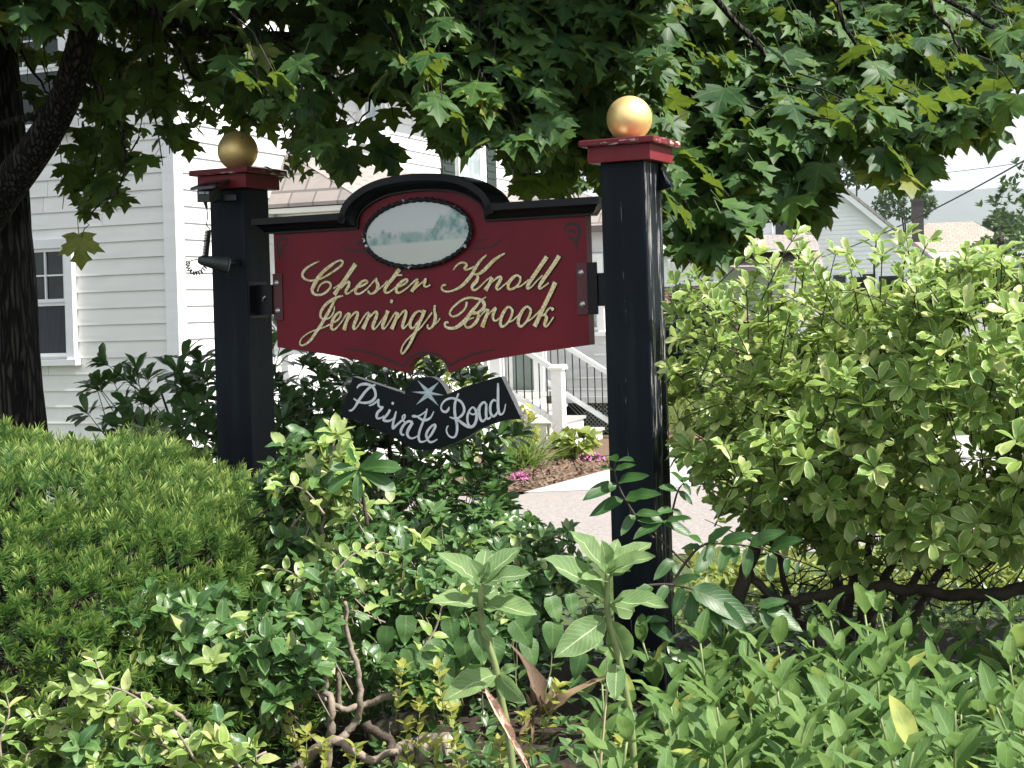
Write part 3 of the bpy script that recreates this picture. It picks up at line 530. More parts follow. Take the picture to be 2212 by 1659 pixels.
m = MB(); m.box((0.03, PT, FL - 0.06), (PW + 0.06, 8.15, FL)); m.obj('porch_floor', M['tread'], house)
m = MB(); m.box((PW - 0.04, PT, 0.0), (PW, 6.08, FL - 0.06)); m.obj('porch_skirt', M['white_paint'], house)
for t_ in (PT + 0.08, 4.0, 6.02, 7.62):
    m = MB(); m.box((PW - 0.15, t_ - 0.075, FL), (PW, t_ + 0.075, 2.72)); m.obj('porch_column', M['white_paint'], house)
# steps down towards the walk
RZ = FL / 4.0; TD = 0.27
steps = empty('steps', (0, 0, 0), 0, house)
for k in range(3):
    zt = FL - RZ * (k + 1); x0 = PW + 0.06 + TD * k
    m = MB(); m.box((x0 - 0.03, 6.12, zt - 0.04), (x0 + TD + 0.03, 7.52, zt)); m.obj('tread', M['tread'], steps)
    m = MB(); m.box((x0 + TD - 0.02, 6.15, zt - RZ), (x0 + TD, 7.49, zt - 0.04)); m.obj('riser', M['white_paint'], steps)
m = MB(); m.box((PW + 0.03, 6.15, FL - RZ), (PW + 0.05, 7.49, FL - 0.06)); m.obj('riser', M['white_paint'], steps)
for t_ in (6.10, 7.50):
    m = MB(); prof = [(PW + 0.03, t_, 0)]
    for k in range(3): x0 = PW + 0.06 + TD * k; prof += [(x0 + TD - 0.03, t_, 0)] if False else []
    pr = [(PW + 0.02, t_, 0.0), (PW + 0.06 + 3 * TD - 0.03, t_, 0.0)]
    for k in (2, 1, 0): pr += [(PW + 0.06 + TD * (k + 1) - 0.03, t_, FL - RZ * (k + 1) - 0.045), (PW + 0.06 + TD * k - 0.03, t_, FL - RZ * (k + 1) - 0.045)]
    m.prism(pr, (0, 0.03, 0)); m.obj('stringer', M['cream_paint'], steps)
for t_ in (6.02, 7.62):
    xr0, xr1 = PW + 0.03, PW + (0.71 if t_ < 7 else 1.03)
    nw = empty('newel', (0, 0, 0), 0, house) if False else None
    m = MB(); m.box((xr1, t_ - 0.075, 0.0), (xr1 + 0.15, t_ + 0.075, 1.04)); m.box((xr1 - 0.03, t_ - 0.105, 1.04), (xr1 + 0.18, t_ + 0.105, 1.075)); m.prism([(xr1 - 0.02, t_ - 0.095, 1.075), (xr1 + 0.17, t_ - 0.095, 1.075), (xr1 + 0.17, t_ + 0.095, 1.075), (xr1 - 0.02, t_ + 0.095, 1.075)], (0, 0, 0.03)); m.obj('newel_post', M['white_paint'], house, bevel=0.006)
    sl = -0.62
    rail = MB()
    for dz in (FL + 0.78, FL + 0.10):
        rail.prism([(xr0, t_ - 0.035, dz), (xr1, t_ - 0.035, dz + sl * (xr1 - xr0)), (xr1, t_ - 0.035, dz + 0.075 + sl * (xr1 - xr0)), (xr0, t_ - 0.035, dz + 0.075)], (0, 0.07, 0))
    r_ = rail.obj('handrail', M['white_paint'], house)
    for k in range(6 if t_ < 7 else 9):
        xx = xr0 + 0.06 + k * 0.108; zz = sl * (xx - xr0)
        m = MB(); m.tube([(xx, t_, FL + 0.15 + zz), (xx, t_, FL + 0.80 + zz)], 0.009, 6); m.obj('baluster', M['iron'], r_)
# wing door and lattice skirting
a = on_front(1116, 884, 8.2); b = on_front(1162, 770, 8.2)
m = MB(); m.box((a.x, 8.10, FL), (b.x, 8.165, FL + 2.0)); dr = m.obj('door', M['door_green'], house)
m = MB(); m.box((a.x + 0.07, 8.085, FL + 0.95), (b.x - 0.07, 8.098, FL + 1.85)); m.obj('pane', M['pale_glass'], dr)
m = MB(); m.box((a.x - 0.09, 8.09, FL), (a.x - 0.002, 8.16, FL + 2.1)); m.box((b.x + 0.002, 8.09, FL), (b.x + 0.09, 8.16, FL + 2.1)); m.box((a.x, 8.09, FL + 2.002), (b.x, 8.16, FL + 2.1)); m.obj('door_frame', M['white_paint'], house)
m = MB(); m.box((0.98, 8.25, 0.0), (2.3, 8.30, 0.47)); m.obj('crawlspace_shade', M['dark_void'], house)  # dark sheet painting the shade behind the lattice
m = MB()
for k in range(30):
    x0 = 0.78 + k * 0.062
    for sgn in (1, -1):
        p0 = (x0 if sgn > 0 else x0 + 0.44, 0.02); p1 = (x0 + 0.44 if sgn > 0 else x0, 0.46)
        if min(p0[0], p1[0]) < 0.99 or max(p0[0], p1[0]) > 2.3: continue
        y = 8.20 if sgn > 0 else 8.21
        m.prism([(p0[0], y, p0[1]), (p0[0] + 0.018, y, p0[1]), (p1[0] + 0.018, y, p1[1]), (p1[0], y, p1[1])], (0, 0.008, 0))
tag(m.obj('lattice', M['lattice'], house), kind='stuff')
m = MB(); m.box((1.0, 8.12, 0.46), (2.40, 8.155, 0.55)); m.obj('skirt_board', M['white_paint'], house)
m = MB(); m.prism([(-0.05, 7.95, 2.9), (2.55, 7.95, 2.9), (2.55, 9.0, 2.9), (-0.05, 9.0, 3.9)], (0, 0, 0.1)); m.obj('wing_roof', M['roof_pink'], house)
a = on_front(1298, 742, 8.2)
window((a.x - 0.75, 8.2, a.z + 0.2), (1, 0, 0), (0, -1, 0), 0.75, 1.0, M['pale_glass'], 2, 2)

# ------------------------------------------------------------------ neighbours far right
def solid(name, mat, parent, boxes=(), prisms=()):
    m = MB()
    for b in boxes: m.box(*b)
    for p, d in prisms: m.prism(p, d)
    return m.obj(name, mat, parent)
# white gable house with brick chimney, about 60 m off
c2 = at(1757, 640, 58); R2 = -math.radians(14)
h2 = empty('gable_house', (c2.x, c2.y, GZ), R2)
tag(h2, 'white clapboard gable house with a brick chimney and grey roof, behind the hedge', 'house')
HE, HRG, HW = 3.1, 6.6, 4.35      # eaves and ridge heights, half width
m2 = (Matrix.Translation((c2.x, c2.y, GZ)) @ Matrix.Rotation(R2, 4, 'Z')).inverted()
m = MB(); m.prism([(-HW * 0.86, 0, 0), (HW * 1.0, 0, 0), (HW * 1.0, 0, HE), (0.42, 0, HRG), (-HW * 0.86, 0, HE)], (0, 9, 0)); w2 = m.obj('wall', M['white_paint'], h2)
m = MB(); z = 0.0
while z < HRG - 0.2:
    hw = HW if z < HE else (HW - 0.42) * (HRG - z) / (HRG - HE)
    l_ = -HW * 0.86 if z < HE else 0.42 - (HW * 0.86 + 0.42) * (HRG - z) / (HRG - HE); r_ = HW if z < HE else 0.42 + hw
    m.prism([(l_, -0.005, z), (l_, -0.03, z), (l_, -0.008, z + 0.17)], (r_ - l_, 0, 0)); z += 0.165
tag(m.obj('clapboards', M['white_paint'], w2), kind='stuff')
sl2 = (HRG - HE) / (HW - 0.42)
solid('roof', M['roof_grey'], h2, (), [([(HW + 0.5, -0.35, HE - 0.35), (HW + 0.5, 9.3, HE - 0.35), (0.42, 9.3, HRG + 0.10), (0.42, -0.35, HRG + 0.10)], (0, 0, 0.14)), ([(0.42, -0.35, HRG + 0.10), (0.42, 9.3, HRG + 0.10), (-HW * 0.86 - 0.5, 9.3, HE - 0.35), (-HW * 0.86 - 0.5, -0.35, HE - 0.35)], (0, 0, 0.14))])
solid('rake_board', M['white_paint'], h2, (), [([(HW + 0.48, -0.33, HE - 0.38), (0.42, -0.33, HRG + 0.08), (0.42, -0.33, HRG - 0.18), (HW + 0.48, -0.33, HE - 0.62)], (0, 0.06, 0))])
solid('chimney', M['brick'], h2, [((-0.95, -0.35, 0), (0.0, -0.02, 7.6)), ((-1.0, -0.4, 7.6), (0.05, 0.03, 7.8))])
solid('corner_board', M['white_paint'], h2, [((0.02, -0.06, 0), (0.16, -0.031, 4.8))])
for px in (1862, 1925):
    q = m2 @ at(px, 590, 58)
    f = solid('window', M['white_paint'], h2, [((q.x - 0.55, -0.07, 1.35), (q.x + 0.55, -0.032, 2.75))]); solid('pane', M['glass'], f, [((q.x - 0.45, -0.085, 1.45), (q.x + 0.45, -0.072, 2.65))])
    solid('shutter', M['iron'], h2, [((q.x - 1.05, -0.08, 1.35), (q.x - 0.60, -0.033, 2.75))])
# brick porch of the same row, nearer the post
c3 = at(1452, 665, 44)
h3 = empty('brick_porch', (c3.x, c3.y, GZ), -math.radians(8))
tag(h3, 'brick porch with white railing and pinkish roof, between the right post and the hedge', 'porch')
solid('brick_wall', M['brick'], h3, [((-1.0, 0, 0), (1.55, 0.3, 2.35))])
solid('sill', M['white_paint'], h3, [((-1.0, -0.06, 2.35), (1.65, 0.36, 2.46))])
rl = solid('railing', M['white_paint'], h3, [((-1.0, 0.05, 3.15), (1.5, 0.13, 3.22)), ((-1.0, 0.05, 2.52), (1.5, 0.13, 2.57)), ((0.62, 0.02, 2.46), (0.72, 0.16, 3.3))])
for k in range(18): solid('baluster', M['white_paint'], rl, [((-0.95 + k * 0.135, 0.07, 2.57), (-0.91 + k * 0.135, 0.11, 3.15))])
solid('porch_column', M['white_paint'], h3, [((-0.3, 0.0, 2.46), (-0.1, 0.2, 4.9))]); solid('porch_column', M['white_paint'], h3, [((1.2, 0.0, 2.46), (1.4, 0.2, 4.9))])
solid('roof', M['roof_pink'], h3, (), [([(1.3, -0.3, 2.75), (4.3, -0.3, 2.65), (4.3, 3.0, 3.7), (1.3, 3.0, 3.8)], (0, 0, 0.12))])
solid('fascia', M['white_paint'], h3, [((-1.3, -0.25, 3.25), (4.2, 3.0, 3.28)), ((1.4, 3.02, 3.3), (4.2, 3.1, 3.75))])
solid('house_wall', M['white_board'], h3, [((-1.2, 3.2, 0), (4.0, 9, 5.2))])
f = solid('window', M['white_paint'], h3, [((3.0, 3.12, 3.75), (3.9, 3.19, 5.0))]); solid('pane', M['glass'], f, [((3.1, 3.10, 3.85), (3.8, 3.118, 4.9))])
# bungalow with hip roof further right
c4 = at(2050, 640, 72)
h4 = empty('hip_roof_bungalow', (c4.x, c4.y, GZ), -math.radians(14))
tag(h4, 'bungalow with tan hip roof, dark chimney and white porch, at the right edge', 'house')
q4 = (Matrix.Translation((c4.x, c4.y, GZ)) @ Matrix.Rotation(-math.radians(14), 4, 'Z')).inverted()
P4 = lambda px, py, Y: q4 @ at(px, py, Y)
solid('wall', M['cream_board'], h4, [((-2.0, 0.3, 0), (3.0, 8, 3.6))])
e = 4.0
solid('roof', M['roof_tan'], h4, (), [([(-3.2, -0.3, e - 0.15), (3.4, -0.3, e - 0.15), (1.4, 3.4, e + 1.35), (-0.8, 3.4, e + 1.35)], (0, 0.05, 0.1)), ([(3.4, -0.3, e - 0.15), (3.4, 8.2, e - 0.15), (1.4, 4.8, e + 1.35), (1.4, 3.4, e + 1.35)], (0, 0, 0.1)), ([(-3.2, -0.3, e - 0.15), (-0.8, 3.4, e + 1.35), (-0.8, 4.8, e + 1.35), (-3.2, 8.2, e - 0.15)], (0, 0, 0.1))])
solid('eaves_board', M['white_paint'], h4, [((-3.2, -0.34, e - 0.45), (3.4, -0.30, e - 0.12))])
solid('porch_roof', M['white_paint'], h4, [((-4.6, -3.2, 2.95), (2.6, -0.4, 3.35)), ((-4.7, -3.3, 3.35), (2.7, -0.36, 3.5))])
solid('porch_wall', M['white_board'], h4, [((-4.2, -2.7, 0), (2.1, -0.35, 2.94))])
f = solid('window', M['white_paint'], h4, [((-0.3, -2.76, 1.2), (1.3, -2.71, 2.3))]); solid('pane', M['glass'], f, [((-0.22, -2.78, 1.28), (0.48, -2.765, 2.22)), ((0.54, -2.78, 1.28), (1.22, -2.765, 2.22))])
ch = P4(1983, 465, 72)
solid('chimney', M['dark_brick'], h4, [((ch.x - 0.28, 1.0, 3.6), (ch.x + 0.28, 1.6, ch.z + 0.75)), ((ch.x - 0.32, 0.96, ch.z + 0.75), (ch.x + 0.32, 1.64, ch.z + 0.85))])
# far hill
hx = np.linspace(-2500, 3500, 120); hv = []; hf = []
for k, x in enumerate(hx):
    top = 208 + 22 * math.sin(x * 0.0016 + 0.8) + 9 * noise.noise(Vector((x * 0.006, 3.1, 0))) + 3.5 * noise.noise(Vector((x * 0.05, 7.1, 0)))
    hv += [(x, 2300, -20), (x, 2900, top * 0.55), (x, 3200, top), (x, 3800, -20)]
for k in range(len(hx) - 1):
    for j in range(3): hf.append((k * 4 + j, k * 4 + 4 + j, k * 4 + 5 + j, k * 4 + 1 + j))
tag(link('hill', mesh_np('hill', hv, hf, None, M['hill'])), kind='structure')
# overhead wires
def wire(a, b, sag, r, label):
    pts = [a.lerp(b, k / 24) - Vector((0, 0, sag * 4 * (k / 24) * (1 - k / 24))) for k in range(25)]
    root = MB().tube([p for p in pts], r, 5).obj('overhead_wire', M['wire'])
    tag(root, label, 'wire', 'overhead wires by the houses')
wire(at(1690, 577, 57), at(2330, 278, 26), 0.35, 0.018, 'heavy overhead wire sagging across the white gable and the chimney top')
wire(at(1990, 377, 75), at(2400, 318, 40), 0.1, 0.014, 'thin high overhead wire crossing the sky above the far hill')
wire(at(1840, 640, 50), at(2380, 440, 30), 0.3, 0.012, 'thin low overhead wire in front of the bungalow porch')

# ------------------------------------------------------------------ the sign: posts, board, hanging board
M['cap_red'] = peel_mat('peeling_red_paint', (0.185, 0.020, 0.028), (0.50, 0.42, 0.40), 0.70, (30, 30, 30))
M['cap_plate'] = peel_mat('flaking_red_paint', (0.165, 0.022, 0.030), (0.48, 0.43, 0.41), 0.555, (22, 22, 70))
M['ball'] = gold_mat('gold_leaf')
M['board'] = peel_mat('oxblood_sign_paint', (0.165, 0.0095, 0.020), (0.16, 0.03, 0.03), 0.86, (8, 8, 8), 0.42, (0.128, 0.0075, 0.0155), 0.05)
M['black'] = peel_mat('black_gloss_paint', (0.0055, 0.0065, 0.0095), (0.30, 0.29, 0.28), 0.79, (18, 18, 50), 0.30, None, 0.1)
M['small'] = peel_mat('blue_black_paint', (0.0030, 0.0046, 0.0080), (0.04, 0.04, 0.04), 0.86, (20, 20, 20), 0.45, None, 0.06)
M['edge'] = peel_mat('weathered_edge_wood', (0.40, 0.39, 0.385), (0.07, 0.07, 0.07), 0.60, (30, 30, 60), 0.85, (0.55, 0.53, 0.52), 0.6)
M['gilt'] = None
t = NT('gilded_letters'); n_ = t.noise(160.0, 4); n2_ = t.noise(45.0, 4)
t.base(t.mix(t.rng(n_, 0.4, 0.62), t.mix(t.rng(n2_, 0.4, 0.6), (0.72, 0.55, 0.22), (0.60, 0.42, 0.15)), (0.88, 0.80, 0.60)), 0.5, 0.4, 0.05); M['gilt'] = t.m
M['ink'] = simple('black_sign_ink', (0.006, 0.005, 0.006), 0.5, 0.2)
M['chalk'] = simple('white_brush_paint', (0.74, 0.76, 0.80), 0.6, 0.22, 60)
M['star'] = simple('pale_blue_star_paint', (0.52, 0.62, 0.68), 0.6, 0.25, 50)
M['oval'] = landscape_mat()
M['rope'] = peel_mat('flaked_rope_moulding', (0.012, 0.014, 0.018), (0.62, 0.63, 0.66), 0.60, (45, 45, 45), 0.5, None, 0.5)
M['steel'] = simple('zinc_bolt', (0.62, 0.62, 0.62), 0.35, 0.3, 40, metal=0.7)
M['plastic'] = simple('black_plastic', (0.016, 0.018, 0.019), 0.38, 0.3, 30)
M['plastic_grey'] = simple('sun_bleached_black_plastic', (0.035, 0.045, 0.046), 0.5, 0.3, 30)
M['solar'] = simple('solar_cell', (0.02, 0.028, 0.035), 0.12, 0.3, 20)
M['sticker'] = simple('pale_sticker', (0.55, 0.56, 0.56), 0.5)
M['lens'] = simple('lamp_lens', (0.45, 0.47, 0.46), 0.1)
M['plate_red'] = simple('painted_steel_plate', (0.085, 0.009, 0.016), 0.45, 0.2, 20)

def dec(s): return [[tuple(float(v) for v in q.split(',')) for q in st.split(' ')] for st in s.split('|')]
def ribbon(mb, st, f, extra=0.0, ridge=0.0, k=4):
    """one brush stroke (s, z, width in mm) laid on the board, f metres proud of its plane"""
    P = smooth_path(np.array(st), k); n = len(P)
    xy = P[:, :2] / 1000.0; w = (np.maximum(P[:, 2], 1.4) + extra + 1.9) / 2000.0
    t = np.gradient(xy, axis=0); t /= np.linalg.norm(t, axis=1)[:, None] + 1e-9
    if extra:
        xy[0] -= t[0] * extra / 2200.0; xy[-1] += t[-1] * extra / 2200.0
    nr = np.stack([-t[:, 1], t[:, 0]], 1); vs = []
    for i in range(n):
        ff = f + 0.00035 * i / n
        a = xy[i] + nr[i] * w[i]; b = xy[i] - nr[i] * w[i]
        vs += [(a[0], -ff, a[1]), (xy[i][0], -ff - ridge, xy[i][1]), (b[0], -ff, b[1])]
    fs = []
    for i in range(n - 1):
        q = i * 3; fs += [(q, q + 1, q + 4, q + 3), (q + 1, q + 2, q + 5, q + 4)]
    mb.add(vs, fs)
def side_material(o, mat, test):
    o.data.materials.append(mat)
    for p in o.data.polygons:
        if test(p): p.material_index = 1

SO = Vector((-0.9739, 5.525, 0)); SR_ = -math.atan2(0.4396, 0.8982)
PR = -math.radians(25.5)
def make_post(c, top, label, pm):
    r = empty('sign_post', (c[0], c[1], 0.0), PR); tag(r, label, 'post', 'black sign posts with gold balls')
    m = MB(); m.box((-0.075, -0.075, 0.05), (0.075, 0.075, top)); sh = m.obj('shaft', pm, r, bevel=0.004)
    m = MB(); m.box((-0.105, -0.105, top), (0.105, 0.105, top + 0.05)); m.obj('cap_moulding', M['cap_red'], r, bevel=0.002)
    m = MB(); m.box((-0.126, -0.126, top + 0.0505), (0.126, 0.126, top + 0.071)); m.obj('cap_plate', M['cap_plate'], r, bevel=0.004)
    m = MB(); R = 0.0725
    m.lathe([(max(0.0005, R * math.sin(math.pi * k / 28)), -R * math.cos(math.pi * k / 28)) for k in range(29)], (0, 0, top + 0.071 + R - 0.001), 40)
    m.lathe([(0.03, top + 0.0712), (0.03, top + 0.078), (0.0, top + 0.078)], (0, 0, 0), 16)
    m.obj('gold_ball', M['ball'], r)
    return r
post_l = make_post((-0.9739, 5.525), 2.058, 'black wooden post at the left end of the red sign, with solar lamp', post_mat(0.045, 0.5))
post_r = make_post((0.3913, 4.857), 2.050, 'taller looking black post at the right end of the red sign, its side bleached grey', post_mat(0.182, -0.01))

name_sign = empty('name_sign', SO, SR_)
tag(name_sign, 'dark red carved sign board with gold script reading Chester Knoll Jennings Brook', 'sign')
F0, TH = 0.018, 0.045
ha = [(245, 1892), (243, 1919), (233, 1943), (212, 1961), (174, 1982), (121, 1998), (62, 2005), (0, 2008)]
archp = [(761 - a, z) for a, z in ha] + [(761 + a, z) for a, z in ha[-2::-1]]
archs = smooth_path(np.array(archp), 3)
outl = [(159, 1488)] + BOARD_BOTTOM[1:-1] + [(1366, 1477)]
bt = smooth_path(np.array(outl[:6]), 3).tolist() + smooth_path(np.array(outl[5:14]), 3).tolist()[1:] + smooth_path(np.array(outl[13:]), 3).tolist()[1:]
poly = [(p[0], p[1]) for p in bt] + [(1366, 1925), (1025, 1925)] + [(761 + (p[0] - 761) * 1.07, p[1] + 20) for p in archs[::-1]] + [(497, 1925), (157, 1925)]
m = MB(); m.prism([(s / 1000, -F0, z / 1000) for s, z in poly], (0, TH, 0))
bd = m.obj('board', M['board'], name_sign)
# crown moulding swept over the top edge
path = [(150.5, 1892)] + [(512, 1892)] + [tuple(p) for p in archs[1:-1]] + [(1010, 1892)] + [(1386, 1892)]
sect = [(0, .001), (0, .012), (.006, .012), (.008, .020), (.012, .024), (.016, .029), (.023, .034), (.029, .043), (.032, .048), (.032, .0545), (.054, .0545), (.0555, .053), (.0555, -.10), (.032, -.10), (.0, -.05)]
pp = np.array(path) / 1000.0; n = len(pp); vs = []; fs = []
for i in range(n):
    d0 = pp[i] - pp[i - 1] if i else pp[1] - pp[0]; d1 = pp[i + 1] - pp[i] if i < n - 1 else d0
    d0 /= np.linalg.norm(d0); d1 /= np.linalg.norm(d1)
    n0 = np.array([-d0[1], d0[0]]); n1 = np.array([-d1[1], d1[0]]); nb = n0 + n1; nb /= np.linalg.norm(nb); sc = min(1.6, 1 / max(0.4, nb.dot(n0)))
    for o_, f_ in sect:
        q = pp[i] + nb * o_ * sc
        sh = 0
        if i == 0: sh = -max(0, f_) * 0.9
        if i == n - 1: sh = max(0, f_) * 0.92
        vs.append((q[0] + sh, -(F0 + f_), q[1]))
ks = len(sect)
for i in range(n - 1):
    for k in range(ks):
        k2 = (k + 1) % ks; fs.append((i * ks + k, (i + 1) * ks + k, (i + 1) * ks + k2, i * ks + k2))
fs += [tuple(range(ks)), tuple(range((n - 1) * ks, n * ks))[::-1]]
me = bpy.data.meshes.new('moulding'); me.from_pydata(vs, [], fs); me.update(); me.materials.append(M['black'])
bm = bmesh.new(); bm.from_mesh(me); bmesh.ops.recalc_face_normals(bm, faces=bm.faces); bm.to_mesh(me); bm.free()
link('moulding', me, name_sign)
# lettering
for word, s in GOLD.items():
    st = dec(s); gm, km = MB(), MB()
    for i, q in enumerate(st):
        ribbon(km, q, F0 + 0.0009 + 0.00006 * i, 5.0)
        ribbon(gm, q, F0 + 0.0026 + 0.00040 * i, 0.0, 0.0010)
    w = gm.obj('gilded_lettering', M['gilt'], name_sign); km.obj('letter_outline', M['ink'], w)
m = MB()
for i, q in enumerate(dec(BLACK)): ribbon(m, q, F0 + 0.0008 + 0.00005 * i)
m.obj('painted_scrollwork', M['ink'], name_sign)
# painted oval in a rope frame
oc = np.array([749.0, 1869.0]) / 1000; ra, rb = 0.2015, 0.107
m = MB(); no = 48; ov = []
for k in range(no):
    th = 2 * math.pi * k / no; ov.append((ra * math.cos(th), rb * math.sin(th)))
m.prism([(x, 0, z - 0.004 + 0.02 * x) for x, z in ov], (0, 0.010, 0))
oval = m.obj('painted_oval', M['oval'], name_sign, (oc[0], -F0 - 0.012, oc[1]))
fr = []; nn = 150
for k in range(nn):
    th = 2 * math.pi * k / nn; tw = 0.0030 * math.sin(th * 46)
    fr.append(((ra + 0.005 + tw * 0.6) * math.cos(th), -0.001 - 0.004 * math.cos(th * 46) * 0.5, (rb + 0.005 + tw) * math.sin(th) - 0.004 + 0.02 * ra * math.cos(th)))
m = MB(); m.tube(fr + fr[:2], [0.0075 + 0.0016 * math.sin(k * 1.93) for k in range(nn + 2)], 8, False)
m.obj('rope_frame', M['rope'], oval)
for x, z in ((-0.186, -0.007), (0.186, 0.006)):
    m = MB(); m.lathe([(0.0045, 0), (0.004, 0.003), (0.0005, 0.0045)], (0, 0, 0), 10)
    s_ = m.obj('screw', M['steel'], oval, (x, -0.0006, z)); s_.rotation_euler = (math.pi / 2, 0, 0)
# fixing plates
def bolt(x, z, y, parent, r=0.0075):
    m = MB(); m.lathe([(r * 1.5, 0), (r * 1.5, 0.0015), (r, 0.0018), (r, 0.006), (r * 0.3, 0.0075), (0.0002, 0.0075)], (0, 0, 0), 6)
    b = m.obj('bolt', M['steel'], parent, (x, y, z)); b.rotation_euler = (math.pi / 2, 0, 0)
m = MB(); m.box((1.329, -F0 - 0.005, 1.574), (1.3665, -F0 - 0.0003, 1.741)); pl = m.obj('fixing_plate', M['plate_red'], name_sign, bevel=0.001)
m = MB(); m.box((1.3668, -F0 - 0.005, 1.574), (1.401, -F0 + 0.001, 1.741)); m.box((1.3668, -F0 + 0.0012, 1.60), (1.4445, -F0 + 0.02, 1.706)); m.obj('bracket', M['black'], pl)
bolt(1.346, 1.709, -F0 - 0.0052, pl); bolt(1.348, 1.607, -F0 - 0.0052, pl)
m = MB(); m.box((0.151, -F0 - 0.005, 1.584), (0.190, -F0 - 0.0003, 1.750)); pl = m.obj('fixing_plate', M['plate_red'], name_sign, bevel=0.001)
m = MB(); m.box((0.0757, -F0 - 0.012, 1.605), (0.1505, -F0 + 0.02, 1.712)); m.box((0.0757, -0.07, 1.595), (0.081, 0.04, 1.725)); m.obj('bracket', M['black'], pl)
bolt(0.166, 1.717, -F0 - 0.0052, pl); bolt(0.168, 1.618, -F0 - 0.0052, pl)
m = MB(); m.tube([(0.112, -F0 - 0.016, 1.652), (0.118, -F0 - 0.019, 1.665), (0.126, -F0 - 0.016, 1.672)], 0.003, 6); m.obj('hook', M['steel'], pl)

# hanging board
hang = empty('private_road_sign', SO, SR_)
tag(hang, 'small black hanging board lettered Private Road with a pale star', 'sign')
m = MB(); sm = SMALL
pts = [sm[0], sm[1], sm[2]] + smooth_path(np.array(sm[3:13]), 2).tolist() + [sm[13], sm[14], sm[15], sm[16], sm[17]] + smooth_path(np.array([sm[18]] + sm[19:]), 2).tolist()
m.prism([(p[0] / 1000, -F0, p[1] / 1000) for p in pts], (0, 0.030, 0))
pb = m.obj('board', M['small'], hang)
bm = bmesh.new(); bm.from_mesh(pb.data); bmesh.ops.recalc_face_normals(bm, faces=bm.faces); bm.to_mesh(pb.data); bm.free()
side_material(pb, M['edge'], lambda p: abs(p.normal.y) < 0.5)
for word, s in WHITE.items():
    gm = MB()
    for i, q in enumerate(dec(s)): ribbon(gm, q, F0 + 0.0012 + 0.0004 * i)
    gm.obj('painted_lettering', M['chalk'], hang)
m = MB(); sc_ = np.array((768, 1323)) / 1000; st = np.array(STAR) / 1000
order = sorted(range(6), key=lambda k: math.atan2(st[k][1] - sc_[1], st[k][0] - sc_[0])); ring = []
for k in range(6):
    a, b = st[order[k]] - sc_, st[order[(k + 1) % 6]] - sc_
    mid = (a / np.linalg.norm(a) + b / np.linalg.norm(b)); mid /= np.linalg.norm(mid)
    ring += [sc_ + a, sc_ + mid * 0.0145]
vs = [(sc_[0], -F0 - 0.003, sc_[1])] + [(p[0], -F0 - 0.001, p[1]) for p in ring]
m.add(vs, [(0, 1 + k, 1 + (k + 1) % 12) for k in range(12)]); m.obj('star', M['star'], hang)
for s_, z0, z1 in ((0.955, 1.428, 1.360), (0.588, 1.425, 1.352)):
    m = MB(); y = 0.004
    m.tube([(s_, y, z0), (s_, y, z0 - 0.010)], 0.0022, 6)
    m.tube([(s_ + 0.011 * math.cos(k * 0.7 + 1.6), y, z0 - 0.022 + 0.013 * math.sin(k * 0.7 + 1.6)) for k in range(9)], 0.0026, 6)
    m.tube([(s_ - 0.004, y, z0 - 0.030), (s_ + 0.002, y, z0 - 0.04), (s_ + 0.004, y, z1 - 0.004)], 0.0026, 6)
    hk = m.obj('hook', M['plastic_grey'], hang)
    m = MB(); m.lathe([(0.0115, 0), (0.0115, 0.004), (0.006, 0.005), (0.0005, 0.005)], (0, 0, 0), 12)
    w_ = m.obj('washer', M['steel'], hk, (s_ + 0.005, y - 0.004, z0 - 0.020)); w_.rotation_euler = (math.pi / 2, 0, 0)

# solar lamp on the left post: panel, coiled cable, spot
a5 = lambda x, y, Y: at((540 + x / 2.676) / 1.38879, (380 + y / 2.676) / 1.38879, Y)
sp = a5(230, 480, 5.38)
solar = empty('solar_spotlight', sp); tag(solar, 'black solar spotlight with coiled cable clamped to the left post', 'lamp')
def rel(p, o=sp): return tuple(p - o)
m = MB(); q = [a5(82, 512, 5.30), a5(262, 496, 5.27), a5(400, 441, 5.40), a5(240, 455, 5.44)]
m.prism([rel(p) for p in q], (0, 0, 0.010)); pn = m.obj('solar_panel', M['solar'], solar)
m = MB(); m.prism([rel(a5(135, 512, 5.32)), rel(a5(235, 512, 5.31)), rel(a5(328, 478, 5.38)), rel(a5(215, 470, 5.41))], (0, 0, -0.042)); m.obj('panel_housing', M['plastic'], solar, bevel=0.002)
for x0, x1 in ((150, 196), (206, 230)):
    m = MB(); m.prism([rel(a5(x0, 520, 5.308)), rel(a5(x1, 520, 5.306)), rel(a5(x1, 540, 5.306)), rel(a5(x0, 540, 5.308))], (0, 0.002, 0)); m.obj('sticker', M['sticker'], pn)
m = MB(); m.tube([rel(a5(250, 570, 5.37)), rel(a5(280, 590, 5.38)), rel(a5(330, 572, 5.42))], 0.012, 8); m.box(tuple(Vector(rel(a5(300, 585, 5.43))) - Vector((0.01, 0.0, 0.005))), tuple(Vector(rel(a5(455, 545, 5.44))) + Vector((0.0, 0.02, 0.0)))); m.obj('clamp_arm', M['plastic'], solar, bevel=0.001)
bolt_p = a5(450, 562, 5.427)
cab = [rel(a5(196, 560, 5.33)), rel(a5(204, 610, 5.33)), rel(a5(215, 655, 5.33))]
m = MB(); m.tube(cab, [0.010, 0.007, 0.004], 8)
m.tube([rel(a5(215, 655, 5.33)), rel(a5(222, 720, 5.33)), rel(a5(212, 790, 5.33)), rel(a5(240, 825, 5.33))], 0.0022, 6)
coil = []
for k in range(150):
    f_ = k / 149; c_ = Vector(rel(a5(226 - 22 * f_, 830 + 210 * f_, 5.33))); th = k / 149 * 2 * math.pi * 17
    coil.append(c_ + Vector((0.0105 * math.cos(th), 0.0105 * math.sin(th), 0)))
m.tube(coil, 0.0021, 5)
